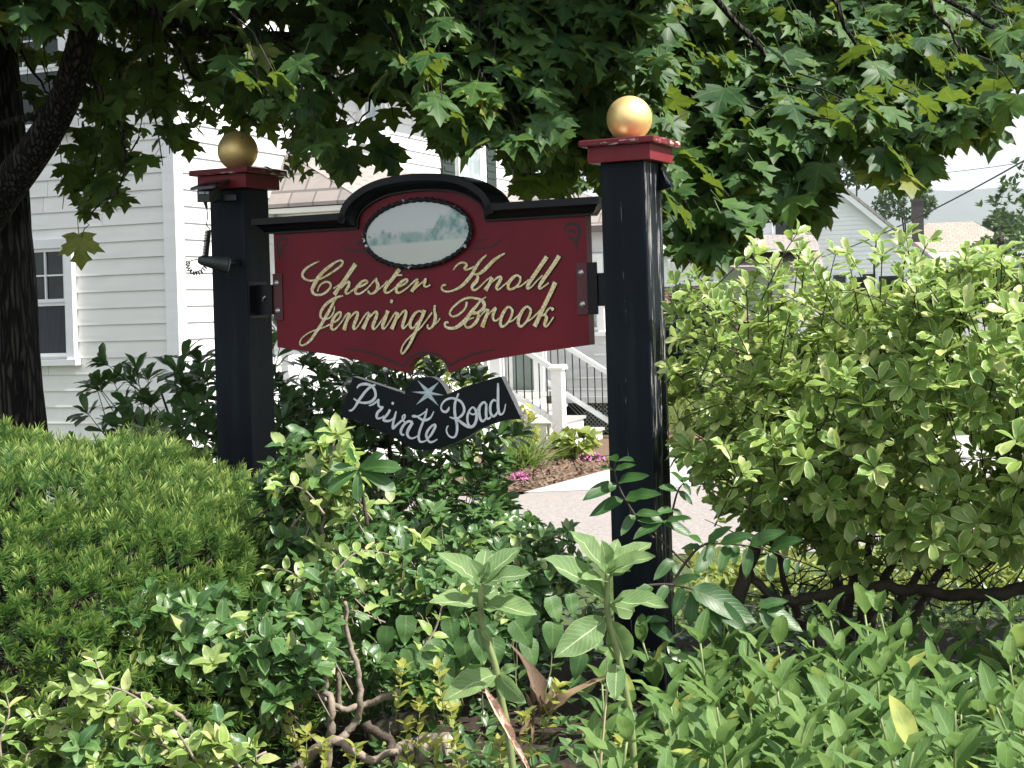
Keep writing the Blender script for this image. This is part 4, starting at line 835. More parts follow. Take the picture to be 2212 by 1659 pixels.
lp0, lp1 = a5(150, 1068, 5.33), a5(388, 1112, 5.36)
c2_ = []
ctr = [a5(140, 1066, 5.33), a5(95, 1075, 5.32), a5(62, 1098, 5.31), a5(75, 1150, 5.31), a5(120, 1178, 5.31), a5(170, 1165, 5.32), a5(205, 1125, 5.33)]
cs = smooth_path([tuple(p - sp) for p in ctr], 18)
for k, p in enumerate(cs):
    th = k * 0.95; am = 0.0 if k < 30 else 0.0075
    t_ = Vector(cs[min(k + 1, len(cs) - 1)] - cs[max(k - 1, 0)]).normalized(); a_ = t_.orthogonal().normalized(); b_ = t_.cross(a_)
    c2_.append(Vector(p) + (a_ * math.cos(th) + b_ * math.sin(th)) * am)
m.tube(c2_, 0.0021, 5); m.obj('coiled_cable', M['plastic'], solar)
ax = (lp1 - lp0); m = MB(); rel0 = Vector(rel(lp0))
m.tube([rel0 - ax * 0.03, rel0, rel0 + ax * 0.10, rel0 + ax * 0.5, rel0 + ax * 0.93, rel0 + ax], [0.006, 0.012, 0.017, 0.023, 0.030, 0.030], 14); sp_o = m.obj('spotlight', M['plastic_grey'], solar)
m = MB(); m.tube([rel0 + ax * 1.001, rel0 + ax * 1.03], [0.027, 0.024], 14); m.obj('lens', M['lens'], sp_o)
m = MB(); m.tube([Vector(rel(a5(360, 1095, 5.38))), Vector(rel(a5(430, 1095, 5.42))), Vector(rel(a5(462, 1088, 5.435)))], [0.012, 0.010, 0.014], 8); m.obj('bracket', M['plastic'], sp_o)
# second solar panel seen edge-on behind the right post
q0 = at(1440, 385, 4.88); sol2 = empty('solar_lamp', q0); tag(sol2, 'small black solar panel on a bracket behind the right post', 'lamp')
m = MB(); m.prism([tuple(at(1431, 352, 4.86) - q0), tuple(at(1457, 404, 4.80) - q0), tuple(at(1456, 410, 4.93) - q0), tuple(at(1431, 360, 4.98) - q0)], (-0.008, 0, -0.004)); m.obj('solar_cell', M['solar'], sol2)
m = MB(); m.prism([tuple(at(1429, 366, 4.87) - q0), tuple(at(1450, 405, 4.82) - q0), tuple(at(1428, 411, 4.86) - q0)], (0, 0.05, 0)); m.obj('panel_housing', M['plastic'], sol2)
for k in range(3):
    m = MB(); a_ = at(1432 + k * 5, 370 + k * 9, 4.815); b_ = at(1440 + k * 5, 396 + k * 4, 4.81); m.tube([tuple(a_ - q0), tuple(b_ - q0)], 0.0016, 5); m.obj('rib', M['plastic_grey'], sol2)

# ------------------------------------------------------------------ leaves
def blade(rows, profile, fold=0.12, curl=0.15, wave=0.0, seed=0, twist=0.0):
    """a leaf of unit length along +y, three columns wide; profile(v) = half width"""
    r = np.random.default_rng(seed); V = []; UV = []; F = []
    vs = np.linspace(0, 1, rows)
    ph = r.uniform(0, 6)
    for v in vs:
        w = profile(v); zc = -curl * v * v + 0.02 * r.normal()
        wl = wave * math.sin(v * 11 + ph); wr = wave * math.sin(v * 11 + ph + 2)
        tw = twist * v
        V += [(-w, v, zc + fold * w * 2 + wl - tw * w), (0, v, zc), (w, v, zc + fold * w * 2 + wr + tw * w)]
        UV += [(0, v), (0.5, v), (1, v)]
    for i in range(rows - 1):
        a = i * 3
        for b in (0, 1):
            F += [(a + b, a + b + 1, a + b + 4), (a + b, a + b + 4, a + b + 3)]
    return np.array(V), np.array(F), np.array(UV)
ovate = lambda W, pk: (lambda v: W * (max(0.0, math.sin(math.pi * v ** pk)) ** 0.75) + 0.002)
lance = lambda W: (lambda v: W * (v ** 0.55) * ((1 - v) ** 0.8) * 2.3 + 0.002)
obov = lambda W: (lambda v: W * (v ** 0.9) * ((1 - v) ** 0.42) * 1.75 + 0.002)
heart = lambda W: (lambda v: W * ((1 - v) ** 0.9) * (v + 0.03) ** 0.33 * 1.75 + 0.002)
def maple_blade(seed):
    r = np.random.default_rng(seed)
    h = [(0, 0), (.13, -.07), (.30, -.04), (.50, .04), (.40, .13), (.37, .24), (.54, .32), (.52, .41), (.66, .60), (.47, .57), (.38, .65), (.27, .60), (.19, .53), (.22, .70), (.31, .78), (.16, .82), (0, 1.04)]
    pts = [(x * r.uniform(.93, 1.07), y) for x, y in h] + [(-x * r.uniform(.93, 1.07), y) for x, y in h[-2:0:-1]]
    c = (0, .34); V = [(c[0], c[1], 0.0)]; UV = [(0.5, .34)]
    dr = r.uniform(.15, .85); fo = r.uniform(-.15, .5); tw = r.uniform(-.2, .2)
    for x, y in pts:
        rr = (x * x + (y - .34) ** 2)
        V.append((x, y, -dr * rr + fo * abs(x) + tw * x * (y - .3) + r.normal() * .018)); UV.append((0.5 + x, y))
    n = len(pts); F = [(0, 1 + i, 1 + (i + 1) % n) for i in range(n)]
    F = [(a, c_, b) for a, b, c_ in F]
    # a petiole
    b = len(V); V += [(-.012, 0, 0), (.012, 0, 0), (.012, -.45, .10), (-.012, -.45, .10)]; UV += [(.5, .0)] * 4
    F += [(b, b + 2, b + 1), (b, b + 3, b + 2)]
    return np.array(V, float), np.array(F), np.array(UV, float)
def palm_blade(seed, k=7):
    """horse chestnut: leaflets spread like fingers"""
    V = []; F = []; UV = []; bl = blade(7, obov(0.19), 0.15, 0.3, 0, seed)
    for i in range(k):
        a = (i - (k - 1) / 2) * 0.72; s = 1 - 0.07 * abs(i - (k - 1) / 2)
        R = np.array([[math.cos(a), math.sin(a), 0], [-math.sin(a), math.cos(a), 0], [0, 0, 1]])
        b = len(V); V += list((bl[0] * s) @ R.T); UV += list(bl[2]); F += list(bl[1] + b)
    return np.array(V), np.array(F), np.array(UV)
def yew_blade(seed):
    """a yew shoot: needles round a short stem"""
    r = np.random.default_rng(seed); V = []; F = []; UV = []
    n = 22
    for i in range(n):
        v = 0.05 + 0.95 * i / n; side = 1 if i % 2 else -1
        up = r.uniform(-0.55, 0.9); ln = 0.42 * (1 - 0.35 * abs(v - 0.5)) * r.uniform(.85, 1.1)
        f_ = 0.50 + 0.55 * v
        d = np.array([side * (1.15 - 0.55 * v) * math.cos(up), f_, math.sin(up) * 0.9 + 0.12]); d /= np.linalg.norm(d); d *= ln
        p = np.array([0, v * 0.85, -0.10 * v * v]); wv = np.cross(d, [0.2, 0, 1]); wv = wv / (np.linalg.norm(wv) + 1e-6) * 0.026
        b = len(V); V += [p - wv * .5, p + wv * .5, p + d * .6 + wv, p + d * .6 - wv, p + d]
        UV += [(0.4, v * .5), (.6, v * .5), (.6, v * .5 + .3), (.4, v * .5 + .3), (.5, v * .5 + .5)]
        F += [(b, b + 1, b + 2), (b, b + 2, b + 3), (b + 3, b + 2, b + 4)]
    b = len(V); V += [(-.012, 0, 0), (.012, 0, 0), (.008, .9, -.1), (-.008, .9, -.1)]; UV += [(.5, 0), (.5, 0), (.5, .4), (.5, .4)]; F += [(b, b + 1, b + 2), (b, b + 2, b + 3)]
    return np.array(V, float), np.array(F), np.array(UV, float)

def nrm(a): return a / (np.linalg.norm(a, axis=-1, keepdims=True) + 1e-9)
class Leaves:
    """leaves (base point, direction, normal, length) of one plant: the largest in view become parts, the rest one joined part"""
    def __init__(s): s.p = []; s.d = []; s.n = []; s.s = []
    def add(s, p, d, n, size): s.p.append(tuple(p)); s.d.append(tuple(d)); s.n.append(tuple(n)); s.s.append(float(size))
    def build(s, root, kinds, mat, part='leaf', rest='foliage', n_parts=300, rng=None):
        rng = rng or RNG
        P = np.array(s.p); D = nrm(np.array(s.d)); N = np.array(s.n); S = np.array(s.s); k = len(P)
        X = nrm(np.cross(D, N)); Z = np.cross(X, D); R = np.stack([X, D, Z], -1)           # columns
        var = rng.integers(0, len(kinds), k)
        tip = P + D * S[:, None] * 0.5
        px, py = proj(tip); face = np.abs((Z * nrm(tip - np.array([0, 0, CAM_Z]))).sum(-1))
        sc = S / np.maximum(tip[:, 1], 0.5) * (0.35 + face); sc[(px < 5) | (px > 2207) | (py < 5) | (py > 1654) | (tip[:, 1] < 1)] = 0
        o = np.argsort(-sc); n_parts = min(n_parts, int((sc > 0).sum())); big, sm = o[:n_parts], o[n_parts:]
        rl = np.array(root.location) if root else np.zeros(3)
        meshes = [mesh_np(part, v, f, uv, mat) for v, f, uv in kinds]
        for i in big:
            ob = bpy.data.objects.new(part, meshes[var[i]]); COL.objects.link(ob); ob.parent = root
            Mx = Matrix([[*(R[i][r] * S[i]), P[i][r] - rl[r]] for r in range(3)] + [[0, 0, 0, 1]]); ob.matrix_basis = Mx
        if len(sm):
            VV, FF, UU = [], [], []; b = 0
            for q, (v, f, uv) in enumerate(kinds):
                ii = sm[var[sm] == q]
                if not len(ii): continue
                w = np.einsum('kij,nj->kni', R[ii] * S[ii][:, None, None], v) + (P[ii] - rl)[:, None, :]
                VV.append(w.reshape(-1, 3)); UU.append(np.tile(uv, (len(ii), 1)))
                FF.append((f[None] + (np.arange(len(ii)) * len(v))[:, None, None] + b).reshape(-1, 3)); b += len(ii) * len(v)
            ob = link(rest, mesh_np(rest, np.concatenate(VV), np.concatenate(FF), np.concatenate(UU), mat), root)
            tag(ob, kind='stuff'); return ob
def rv(rng=RNG): v = rng.normal(size=3); return v / np.linalg.norm(v)
def unit(v): v = np.asarray(v, float); return v / (np.linalg.norm(v) + 1e-9)
def leaf_cone(Lv, p, axis, n, size, spread=1.0, up=0.6, rng=RNG):
    """a rosette of n leaves round a shoot tip"""
    axis = unit(axis); a = unit(np.cross(axis, rv(rng))); b = np.cross(axis, a); ph = rng.uniform(0, 6.28)
    for k in range(n):
        th = ph + k * 2.4 + rng.normal() * .2; sp = spread * rng.uniform(.55, 1.15)
        d = axis * (1.1 - sp * .5) + (a * math.cos(th) + b * math.sin(th)) * sp
        nn = axis * .8 + np.array([0, 0, up]) + rv(rng) * .35
        Lv.add(p - axis * size * .25 * (k / n), d, nn, size * rng.uniform(.75, 1.15))

KINDS = {
    'maple': [maple_blade(k) for k in range(14)],
    'yew': [yew_blade(k) for k in range(5)],
    'rhodo': [blade(6, obov(0.245), .12, .22, .01, k) for k in range(5)],
    'euonymus': [blade(6, obov(0.29), .18, .18, .02, 10 + k) for k in range(6)],
    'creeper': [blade(6, ovate(0.25, .85), .22, .2, .02, 20 + k) for k in range(6)],
    'phlox': [blade(7, lance(0.200), .24, .26, .016, 30 + k, .1) for k in range(6)],
    'milkweed': [blade(10, ovate(0.235, .95), .22, .16, .022, 40 + k) for k in range(5)],
    'leaflet': [blade(7, lance(0.20), .15, .18, .006, 50 + k) for k in range(4)],
    'heart': [blade(7, heart(0.42), .10, .25, .02, 60 + k) for k in range(4)],
    'chestnut': [palm_blade(70)],
    'small': [blade(4, ovate(0.26, .9), .15, .1, .0, 80 + k) for k in range(4)],
    'grass': [blade(5, lambda v: 0.018 * (1 - v) + 0.001, .2, .5, 0, 90 + k) for k in range(4)],
    'dry': [blade(8, lance(0.085), .8, .55, .06, 95 + k, 1.4) for k in range(4)],
}
LM = {
    'maple': maple_mat(),
    'yew': leaf_mat('yew_needles', (0.034, 0.110, 0.028), (0.110, 0.215, 0.050), tip=(0.42, 0.52, 0.13), blot=False, vein_amt=0, side_amt=0, trans=0.30, rough=0.5, odd=((0.22, 0.11, 0.03), 0.02)),
    'yew_old_shade': leaf_mat('old_shade_yew_needles', (0.010, 0.026, 0.011), (0.020, 0.045, 0.016), vein_amt=0, side_amt=0, trans=0.1, rough=0.6, odd=((0.10, 0.055, 0.025), 0.12)),  # old needles, darkened further to paint shade between the tips
    'rhodo': leaf_mat('leathery_dark_leaf', (0.046, 0.120, 0.032), (0.095, 0.185, 0.048), vein=(0.20, 0.28, 0.10), vein_amt=.6, vein_w=.09, side=7, side_amt=.12, rough=.33, trans=.22),
    'euonymus': leaf_mat('pale_edged_leaf', (0.130, 0.250, 0.058), (0.270, 0.365, 0.080), rim=(0.48, 0.54, 0.24), rim_at=.80, vein=(0.34, 0.42, 0.16), vein_amt=.5, side_amt=.10, rough=.36, trans=.32, odd=((0.50, 0.54, 0.22), .16)),
    'creeper': leaf_mat('glossy_creeper_leaf', (0.038, 0.110, 0.036), (0.110, 0.205, 0.058), rim=(0.22, 0.31, 0.13), rim_at=.90, vein=(0.26, 0.36, 0.16), vein_amt=.5, side_amt=.16, rough=.33, trans=.28, odd=((0.34, 0.42, 0.15), .10)),
    'pale': leaf_mat('pale_young_leaf', (0.20, 0.29, 0.085), (0.34, 0.42, 0.15), vein=(0.45, 0.5, 0.25), vein_amt=.5, side_amt=.15, rough=.4, trans=.4),
    'phlox': leaf_mat('phlox_leaf', (0.080, 0.165, 0.048), (0.150, 0.245, 0.072), vein=(0.30, 0.40, 0.16), vein_amt=.55, vein_w=.07, side=8, side_amt=.28, rough=.62, spec=.25, trans=.36, odd=((0.33, 0.36, 0.09), .06)),
    'milkweed': leaf_mat('milkweed_leaf', (0.125, 0.22, 0.085), (0.185, 0.285, 0.105), rim=(0.36, 0.43, 0.22), rim_at=.93, vein=(0.50, 0.56, 0.33), vein_amt=.95, vein_w=.055, side=11, side_amt=.42, rough=.62, spec=.25, trans=.38),
    'leaflet': leaf_mat('sapling_leaflet', (0.030, 0.095, 0.024), (0.050, 0.125, 0.030), vein=(0.16, 0.25, 0.08), vein_amt=.6, vein_w=.06, side=11, side_amt=.35, rough=.42, trans=.34),
    'heart': leaf_mat('heart_shaped_leaf', (0.055, 0.135, 0.036), (0.085, 0.175, 0.046), vein=(0.22, 0.32, 0.12), vein_amt=.4, side=7, side_amt=.25, rough=.5, trans=.38),
    'chestnut': leaf_mat('chestnut_leaflet', (0.032, 0.098, 0.024), (0.050, 0.130, 0.030), vein=(0.14, 0.24, 0.08), vein_amt=.6, side=13, side_amt=.5, rough=.4, trans=.34),
    'yellow': leaf_mat('yellow_green_leaf', (0.22, 0.27, 0.050), (0.38, 0.38, 0.085), vein=(0.45, .45, .2), vein_amt=.4, side_amt=.1, rough=.45, trans=.4),
    'grass': leaf_mat('grass_blade', (0.085, 0.160, 0.030), (0.17, 0.24, 0.045), vein_amt=0, side_amt=0, blot=False, rough=.5, trans=.35),
    'far': leaf_mat('far_leaf', (0.030, 0.065, 0.022), (0.060, 0.105, 0.032), vein_amt=0, side_amt=0, blot=False, rough=.5, trans=.3),
    'far_lime': leaf_mat('lime_leaf', (0.16, 0.22, 0.045), (0.26, 0.31, 0.065), vein_amt=0, side_amt=0, blot=False, rough=.5, trans=.35),
    'red': leaf_mat('bronze_red_leaf', (0.16, 0.050, 0.040), (0.26, 0.10, 0.075), vein_amt=0, side_amt=0, blot=False, rough=.5, trans=.3),
    'dry': leaf_mat('withered_leaf', (0.10, 0.058, 0.040), (0.21, 0.145, 0.085), vein=(0.30, .22, .14), vein_amt=.4, side_amt=.3, side=12, rough=.75, trans=.2),
    'litter': leaf_mat('fallen_dry_leaf', (0.10, 0.065, 0.04), (0.22, 0.16, 0.10), vein_amt=.3, side_amt=.1, rough=.8, trans=.15),
    'pink': simple('pink_petals', (0.62, 0.16, 0.42), .6, .3, 60),
    'chips': simple('bark_chips', (0.22, 0.145, 0.10), .9, .6, 40),
}
def stems_obj(name, paths, mat, root, sides=6):
    """each path: points, radii - every stem a part of its own"""
    rl = Vector(root.location); out = []
    for pts, rad in paths:
        m = MB(); m.tube([Vector(p) - rl for p in pts], rad, sides); out.append(m.obj(name, mat, root))
    return out
def limb(ctrl, r0, r1, wob=0.0, k=5, rng=RNG):
    P = smooth_path([tuple(c) for c in ctrl], k); n = len(P)
    if wob: P[1:-1] += rng.normal(size=(n - 2, 3)) * wob
    return [tuple(p) for p in P], [r0 + (r1 - r0) * i / (n - 1) for i in range(n)]
def in_ellipsoid(c, r, n, rng=RNG, shell=0.0):
    d = rng.normal(size=(n, 3)); d /= np.linalg.norm(d, axis=1)[:, None]
    rad = (shell ** 3 + (1 - shell ** 3) * rng.uniform(size=n)) ** (1 / 3)
    return np.array(c) + d * rad[:, None] * np.array(r), d

# ------------------------------------------------------------------ maple: trunk, bough, limbs, crown
maple = empty('maple_tree', (-2.12, 6.35, 0.2))
tag(maple, 'large maple with rough dark trunk and low leafy branches over the sign', 'tree')
tp = [(-2.16, 6.35, -0.1), (-2.15, 6.35, 0.35), (-2.145, 6.35, 0.8), (-2.135, 6.35, 1.1), (-2.14, 6.35, 1.45), (-2.15, 6.36, 1.9), (-2.18, 6.38, 2.5), (-2.24, 6.42, 3.3), (-2.2, 6.5, 4.6), (-2.0, 6.6, 6.0)]
tr = [0.25, 0.185, 0.165, 0.178, 0.168, 0.160, 0.155, 0.150, 0.12, 0.06]
P = smooth_path(tp, 6); R_ = np.interp(np.linspace(0, 1, len(P)), np.linspace(0, 1, len(tr)), tr)
def bark_tube(P, R, sides, amp, seed):
    m = MB(); n = len(P)
    m.tube([Vector(p) - Vector(maple.location) for p in P], list(R), sides)
    vs = []
    for i in range(n):
        for k in range(sides):
            v = Vector(m.v[i * sides + k]); c = Vector(P[i]) - Vector(maple.location)
            th = 2 * math.pi * k / sides
            h = noise.noise(Vector((math.cos(th) * 7, math.sin(th) * 7, P[i][2] * 1.6 + seed))) + 0.5 * noise.noise(Vector((math.cos(th) * 16, math.sin(th) * 16, P[i][2] * 4 + seed)))
            vs.append(tuple(c + (v - c) * (1 + amp * h)))
    m.v = vs
    return m
bark_tube(smooth_path(tp, 14), np.interp(np.linspace(0, 1, 14 * 9 + 1), np.linspace(0, 1, len(tr)), tr), 56, 0.075, 0).obj('trunk', M['bark'], maple)
bg = [at(-60, 520, 6.25), at(0, 425, 6.05), at(60, 345, 5.9), at(108, 275, 5.8), at(143, 205, 5.7), at(168, 125, 5.6), at(190, 40, 5.55), at(235, -110, 5.5), at(330, -300, 5.4), at(450, -620, 5.3)]
PB = smooth_path([tuple(p) for p in bg], 12)
bark_tube(PB, np.interp(np.linspace(0, 1, len(PB)), [0, .15, .4, .7, 1], [.080, .072, .056, .050, .026]), 36, 0.06, 5).obj('bough', M['bark'], maple)
LIMBS = [
    ([at(215, -70, 5.52), at(330, 20, 5.6), at(430, 66, 5.65), at(547, 78, 5.6), at(635, 76, 5.55), at(723, 60, 5.5), at(820, 54, 5.4), at(880, 36, 5.3), at(1000, 10, 5.25), at(1180, -40, 5.2)], .022, .010),
    ([at(430, 66, 5.65), at(560, 118, 5.6), at(640, 140, 5.55), at(713, 168, 5.5), at(760, 190, 5.45), at(805, 210, 5.4), at(880, 215, 5.35), at(960, 235, 5.3)], .015, .006),
    ([at(330, -300, 5.5), at(700, -230, 5.7), at(1100, -160, 5.9), at(1450, -120, 6.1), at(1750, -90, 6.2), at(2000, -20, 6.2), at(2150, 60, 6.2)], .035, .008),
    ([at(1100, -160, 5.9), at(1230, 20, 5.9), at(1330, 150, 5.95), at(1450, 280, 6.1), at(1520, 400, 6.2), at(1545, 500, 6.2)], .016, .003),
    ([at(1450, -120, 6.1), at(1600, 60, 6.2), at(1720, 200, 6.3), at(1760, 330, 6.3), at(1775, 430, 6.3)], .015, .003),
    ([at(1750, -90, 6.2), at(1850, 90, 6.1), at(1920, 220, 6.1), at(1945, 330, 6.1)], .012, .003),
    ([at(2000, -20, 6.2), at(2080, 120, 6.1), at(2105, 230, 6.1)], .009, .003),
    ([at(143, 215, 5.7), at(90, 240, 5.75), at(40, 258, 5.85), at(-40, 285, 6.0)], .020, .012),
    ([at(165, 140, 5.6), at(240, 230, 5.6), at(270, 330, 5.6), at(255, 420, 5.55)], .010, .003),
    ([at(330, 20, 5.6), at(420, 160, 5.6), at(470, 240, 5.6)], .009, .003),
    ([at(640, 140, 5.55), at(660, 260, 5.5), at(665, 360, 5.5)], .007, .003),
    ([at(807, 30, 5.4), at(800, 215, 5.35), at(770, 270, 5.35), at(745, 320, 5.35)], .005, .0015),
    ([at(768, 272, 5.35), at(800, 285, 5.33), at(815, 320, 5.33)], .003, .001),
    ([at(245, 410, 5.55), at(195, 470, 5.5), at(176, 512, 5.5)], .004, .0015),
    ([at(45, 110, 6.1), at(75, 165, 5.9), at(130, 225, 5.75)], .006, .004),
]
stems_obj('branch', [limb(c, a, b, .006) for c, a, b in LIMBS], M['bark'], maple, 8)
BX = [-400, 0, 60, 80, 100, 130, 165, 166, 178, 179, 240, 300, 330, 390, 420, 440, 590, 600, 640, 700, 735, 748, 755, 800, 815, 838, 842, 850, 920, 930, 950, 980, 1030, 1045, 1085, 1092, 1200, 1290, 1300, 1430, 1445, 1500, 1560, 1600, 1650, 1700, 1760, 1790, 1815, 1828, 1870, 1880, 1950, 2010, 2022, 2100, 2118, 2122, 2140, 2150, 2175, 2190, 2212, 2700]
BY = [250, 250, 255, 430, 470, 455, 450, 545, 545, 470, 495, 440, 400, 370, 345, 300, 300, 440, 445, 440, 425, 320, 225, 222, 222, 230, 255, 275, 262, 330, 350, 360, 345, 290, 300, 430, 440, 440, 420, 430, 570, 600, 595, 540, 505, 480, 505, 520, 500, 330, 320, 395, 410, 420, 330, 315, 300, 385, 380, 300, 285, 230, 180, 0]
LV = Leaves(); tw = []
def crown_leaf(p, d, n, s):
    q = np.asarray(p) + unit(d) * s
    px, py = proj(q)
    if -80 < px < 2300 and py > np.interp(px, BX, BY): return False
    px2, py2 = proj(np.asarray(p) + unit(d) * s * 0.4)
    # nothing hangs between the eye and the posts, the gold balls or the board
    for (ax_, bx_, ay_, yy) in ((395, 640, 270, 5.85), (1225, 1490, 190, 5.25), (560, 1300, 360, 5.8)):
        if ax_ < px < bx_ and py > ay_ and q[1] < yy: return False
        if ax_ < px2 < bx_ and py2 > ay_ and p[1] < yy: return False
    if q[1] < 6.3 and px < 225 and py > 95 and q[1] < np.interp(px, [0, 225], [6.5, 5.75]): return False
    if -80 < px2 < 2300 and py2 > np.interp(px2, BX, BY) - 6: return False
    LV.add(p, d, n, s); return True
rc = np.random.default_rng(21)
def density(px, py):
    # thinner over the pale house, denser to the right, open where sky shows
    if px < 170 and py > 110: return 0.10 if py < 420 else 0.55
    if 540 < px < 760 and py < 75: return 0.10
    if 250 < px < 700: return 0.30
    if px < 960: return 0.40
    if px > 2040 and py < 190: return 0.35
    if 1790 < px < 1870 and py > 300: return 0.1
    if px > 1870 and py > 180: return 1.3
    if px > 1430 and py > 330: return 0.55
    return 1.0
clusters = 0
for k in range(4100):
    Y = rc.uniform(4.75, 7.2) if rc.uniform() < .75 else rc.uniform(4.7, 5.4)
    px = rc.uniform(-60, 2260); yb = np.interp(px, BX, BY); py = yb - abs(rc.normal()) * 0 - rc.uniform(0, 1) ** 0.9 * (yb + 120)
    if px < 480: Y = rc.uniform(5.6, 7.6)
    if px < 200 and py < 80: Y = rc.uniform(4.9, 5.5)
    if px > 960:      # the outer face of the crown leans back, open to the sun
        f_ = max(0.0, 1 - py / yb)
        if px <= 1400: Y = max(Y, 4.85 + .45 * f_)
    if px > 1400:
        Y = rc.uniform(5.5, 6.1) + 1.05 * f_ + abs(rc.normal()) * .15
        if py < 25 and rc.uniform() < .5: continue
    if rc.uniform() > density(px, py) * (0.58 if px < 900 else 0.80): continue
    c = np.array(at(px, py, Y)); out = unit((c[0] + 2.1, c[1] - 6.4 - 2.0, 0.0)) if px < 1000 else unit((0.35 + 0.4 * (px > 1700), -1.0, 0))
    ok = 0
    for j in range(int(rc.integers(3, 7))):
        o = out * .5 + np.array([rc.normal() * .55, rc.normal() * .5, 0]); d = unit(o) * .75 + np.array([0, 0, -rc.uniform(.35, 1.1)])
        n = np.array([0, 0, rc.uniform(.45, 1.1)]) + unit(o) * rc.uniform(.3, .9) + rv(rc) * .3
        ok += crown_leaf(c + rv(rc) * .10 + np.array([0, 0, .05]), d, n, rc.uniform(.068, .138) * (1.30 if px > 1400 else 1.0))
    if ok > 1:
        bk = c + np.array([-out[0] * .16 + rc.normal() * .08, -out[1] * .16, .10 + rc.uniform(0, .1) if px > 1300 else .22 + rc.uniform(0, .2)]); tw.append(([bk, (bk + c) / 2 + np.array([0, 0, .04]), c], [.0045, .0035, .002])); clusters += 1
for k in range(1150):  # extra unseen leaf clusters, added to shade the left of the crown
    c = np.array((rc.uniform(-2.6, .75), rc.uniform(4.75, 8.2), rc.uniform(2.75, 4.4))); px, py = proj(c)
    if py > -70: continue
    for j in range(6):
        o = np.array([rc.normal(), rc.normal(), 0]); LV.add(c + rv(rc) * .2, unit(o) + np.array([0, 0, -.6]), np.array([0, 0, 1]) + unit(o) * .4 + rv(rc) * .3, rc.uniform(.13, .18))
# the rest of the crown, above and behind the frame: it only shades
for k in range(1250):
    z = rc.uniform(2.6, 6.2); X = rc.uniform(-4.2, 0.45 - .42 * (z - 2.4)); Y = rc.uniform(4.8 + .10 * (z - 2.6), 8.6)
    c = np.array((X, Y, z)); px, py = proj(c)
    if -120 < px < 2300 and py > -60: continue
    if rc.uniform() < .25: continue
    for j in range(6):
        o = np.array([rc.normal(), rc.normal(), 0]); LV.add(c + rv(rc) * .22, unit(o) + np.array([0, 0, -.6]), np.array([0, 0, 1]) + unit(o) * .4 + rv(rc) * .3, rc.uniform(.13, .19))
for c, d in (((170, 505, 5.5), (0.1, -.1, -1)), ((812, 308, 5.33), (.5, -.2, -.8)), ((830, 318, 5.33), (.4, 0, -.9)), ((752, 318, 5.35), (.15, -.1, -1)), ((744, 330, 5.36), (-.2, .1, -1)), ((775, 268, 5.3), (.6, -.3, -.5))):
    LV.add(at(*c), d, (0.3, -.8, .35), .125)
print('maple leaves', len(LV.p), 'clusters', clusters)
LV.build(maple, KINDS['maple'], LM['maple'], 'leaf', 'crown', 300, rc)
m = MB()
for pts, rad in tw: m.tube([Vector(p) - Vector(maple.location) for p in pts], rad, 3, False)
tag(m.obj('twigs', M['twig'], maple), kind='stuff')

# ------------------------------------------------------------------ clipped yew, left
ry = np.random.default_rng(5)
YC = np.array([-1.72, 4.45]); YR = np.array([1.20, 1.22])
yew = empty('yew_bush', (YC[0], YC[1], 0.3)); tag(yew, 'broad clipped yew with bright feathery tips, in front of the left post', 'bush')
def yew_z(x, y):
    q = (abs((x - YC[0]) / YR[0]) ** 2.2 + abs((y - YC[1]) / YR[1]) ** 2.2) ** (1 / 2.2)
    return None if q >= 1 else 0.46 + 0.72 * (1 - q ** 4) ** 0.5
LV = Leaves(); n_ = 0
while n_ < 4700:
    x, y = YC + YR * ry.uniform(-1, 1, 2)
    z = yew_z(x, y)
    if z is None: continue
    e = .02; zx = (yew_z(x + e, y) or z - .05) - (yew_z(x - e, y) or z - .05); zy = (yew_z(x, y + e) or z - .05) - (yew_z(x, y - e) or z - .05)
    nn = unit((-zx / (2 * e), -zy / (2 * e), 1))
    if ry.uniform() > min(1.0, .16 / max(.16, nn[2])): continue
    if y > YC[1] + .75: continue
    lump = .10 * noise.noise(Vector((x * 3.4, y * 3.4, 1.7))) + .055 * noise.noise(Vector((x * 9, y * 9, 4)))
    if lump < -.035 and ry.uniform() < .85: continue
    dep = -abs(ry.normal()) * .03
    p = np.array([x, y, z]) + nn * (lump + dep)
    d = nn * .9 + np.array([0, -.25, .35]) + rv(ry) * .55
    LV.add(p, d, nn + np.array([0, 0, .5]) + rv(ry) * .4, ry.uniform(.058, .094)); n_ += 1
# the steep front
for k in range(2600):
    th = ry.uniform(math.pi * .96, math.pi * 2.04); z = .46 + .72 * ry.uniform(.08, .90) ** .8; q = (1 - ((z - .46) / .72) ** 2) ** (1 / 4)
    co, si = math.cos(th), math.sin(th); s_ = (abs(co) ** 2.2 + abs(si) ** 2.2) ** (-1 / 2.2)
    x, y = YC[0] + YR[0] * co * s_ * q, YC[1] + YR[1] * si * s_ * q
    lump = .11 * noise.noise(Vector((x * 3.6, y * 3.6, z * 5.5))) + .05 * noise.noise(Vector((x * 9, y * 9, z * 9)))
    if lump < -.03 and ry.uniform() < .8: continue
    if z < .90 and ry.uniform() < (.90 - z) * 3.2: continue
    nn = unit((co, si, .35 + (z - .46) * .9)); p = np.array([x, y, z]) + nn * (lump - abs(ry.normal()) * .03)
    LV.add(p, nn * .9 + np.array([0, -.1, .25]) + rv(ry) * .55, nn * .4 + np.array([0, 0, .8]) + rv(ry) * .4, ry.uniform(.055, .09))
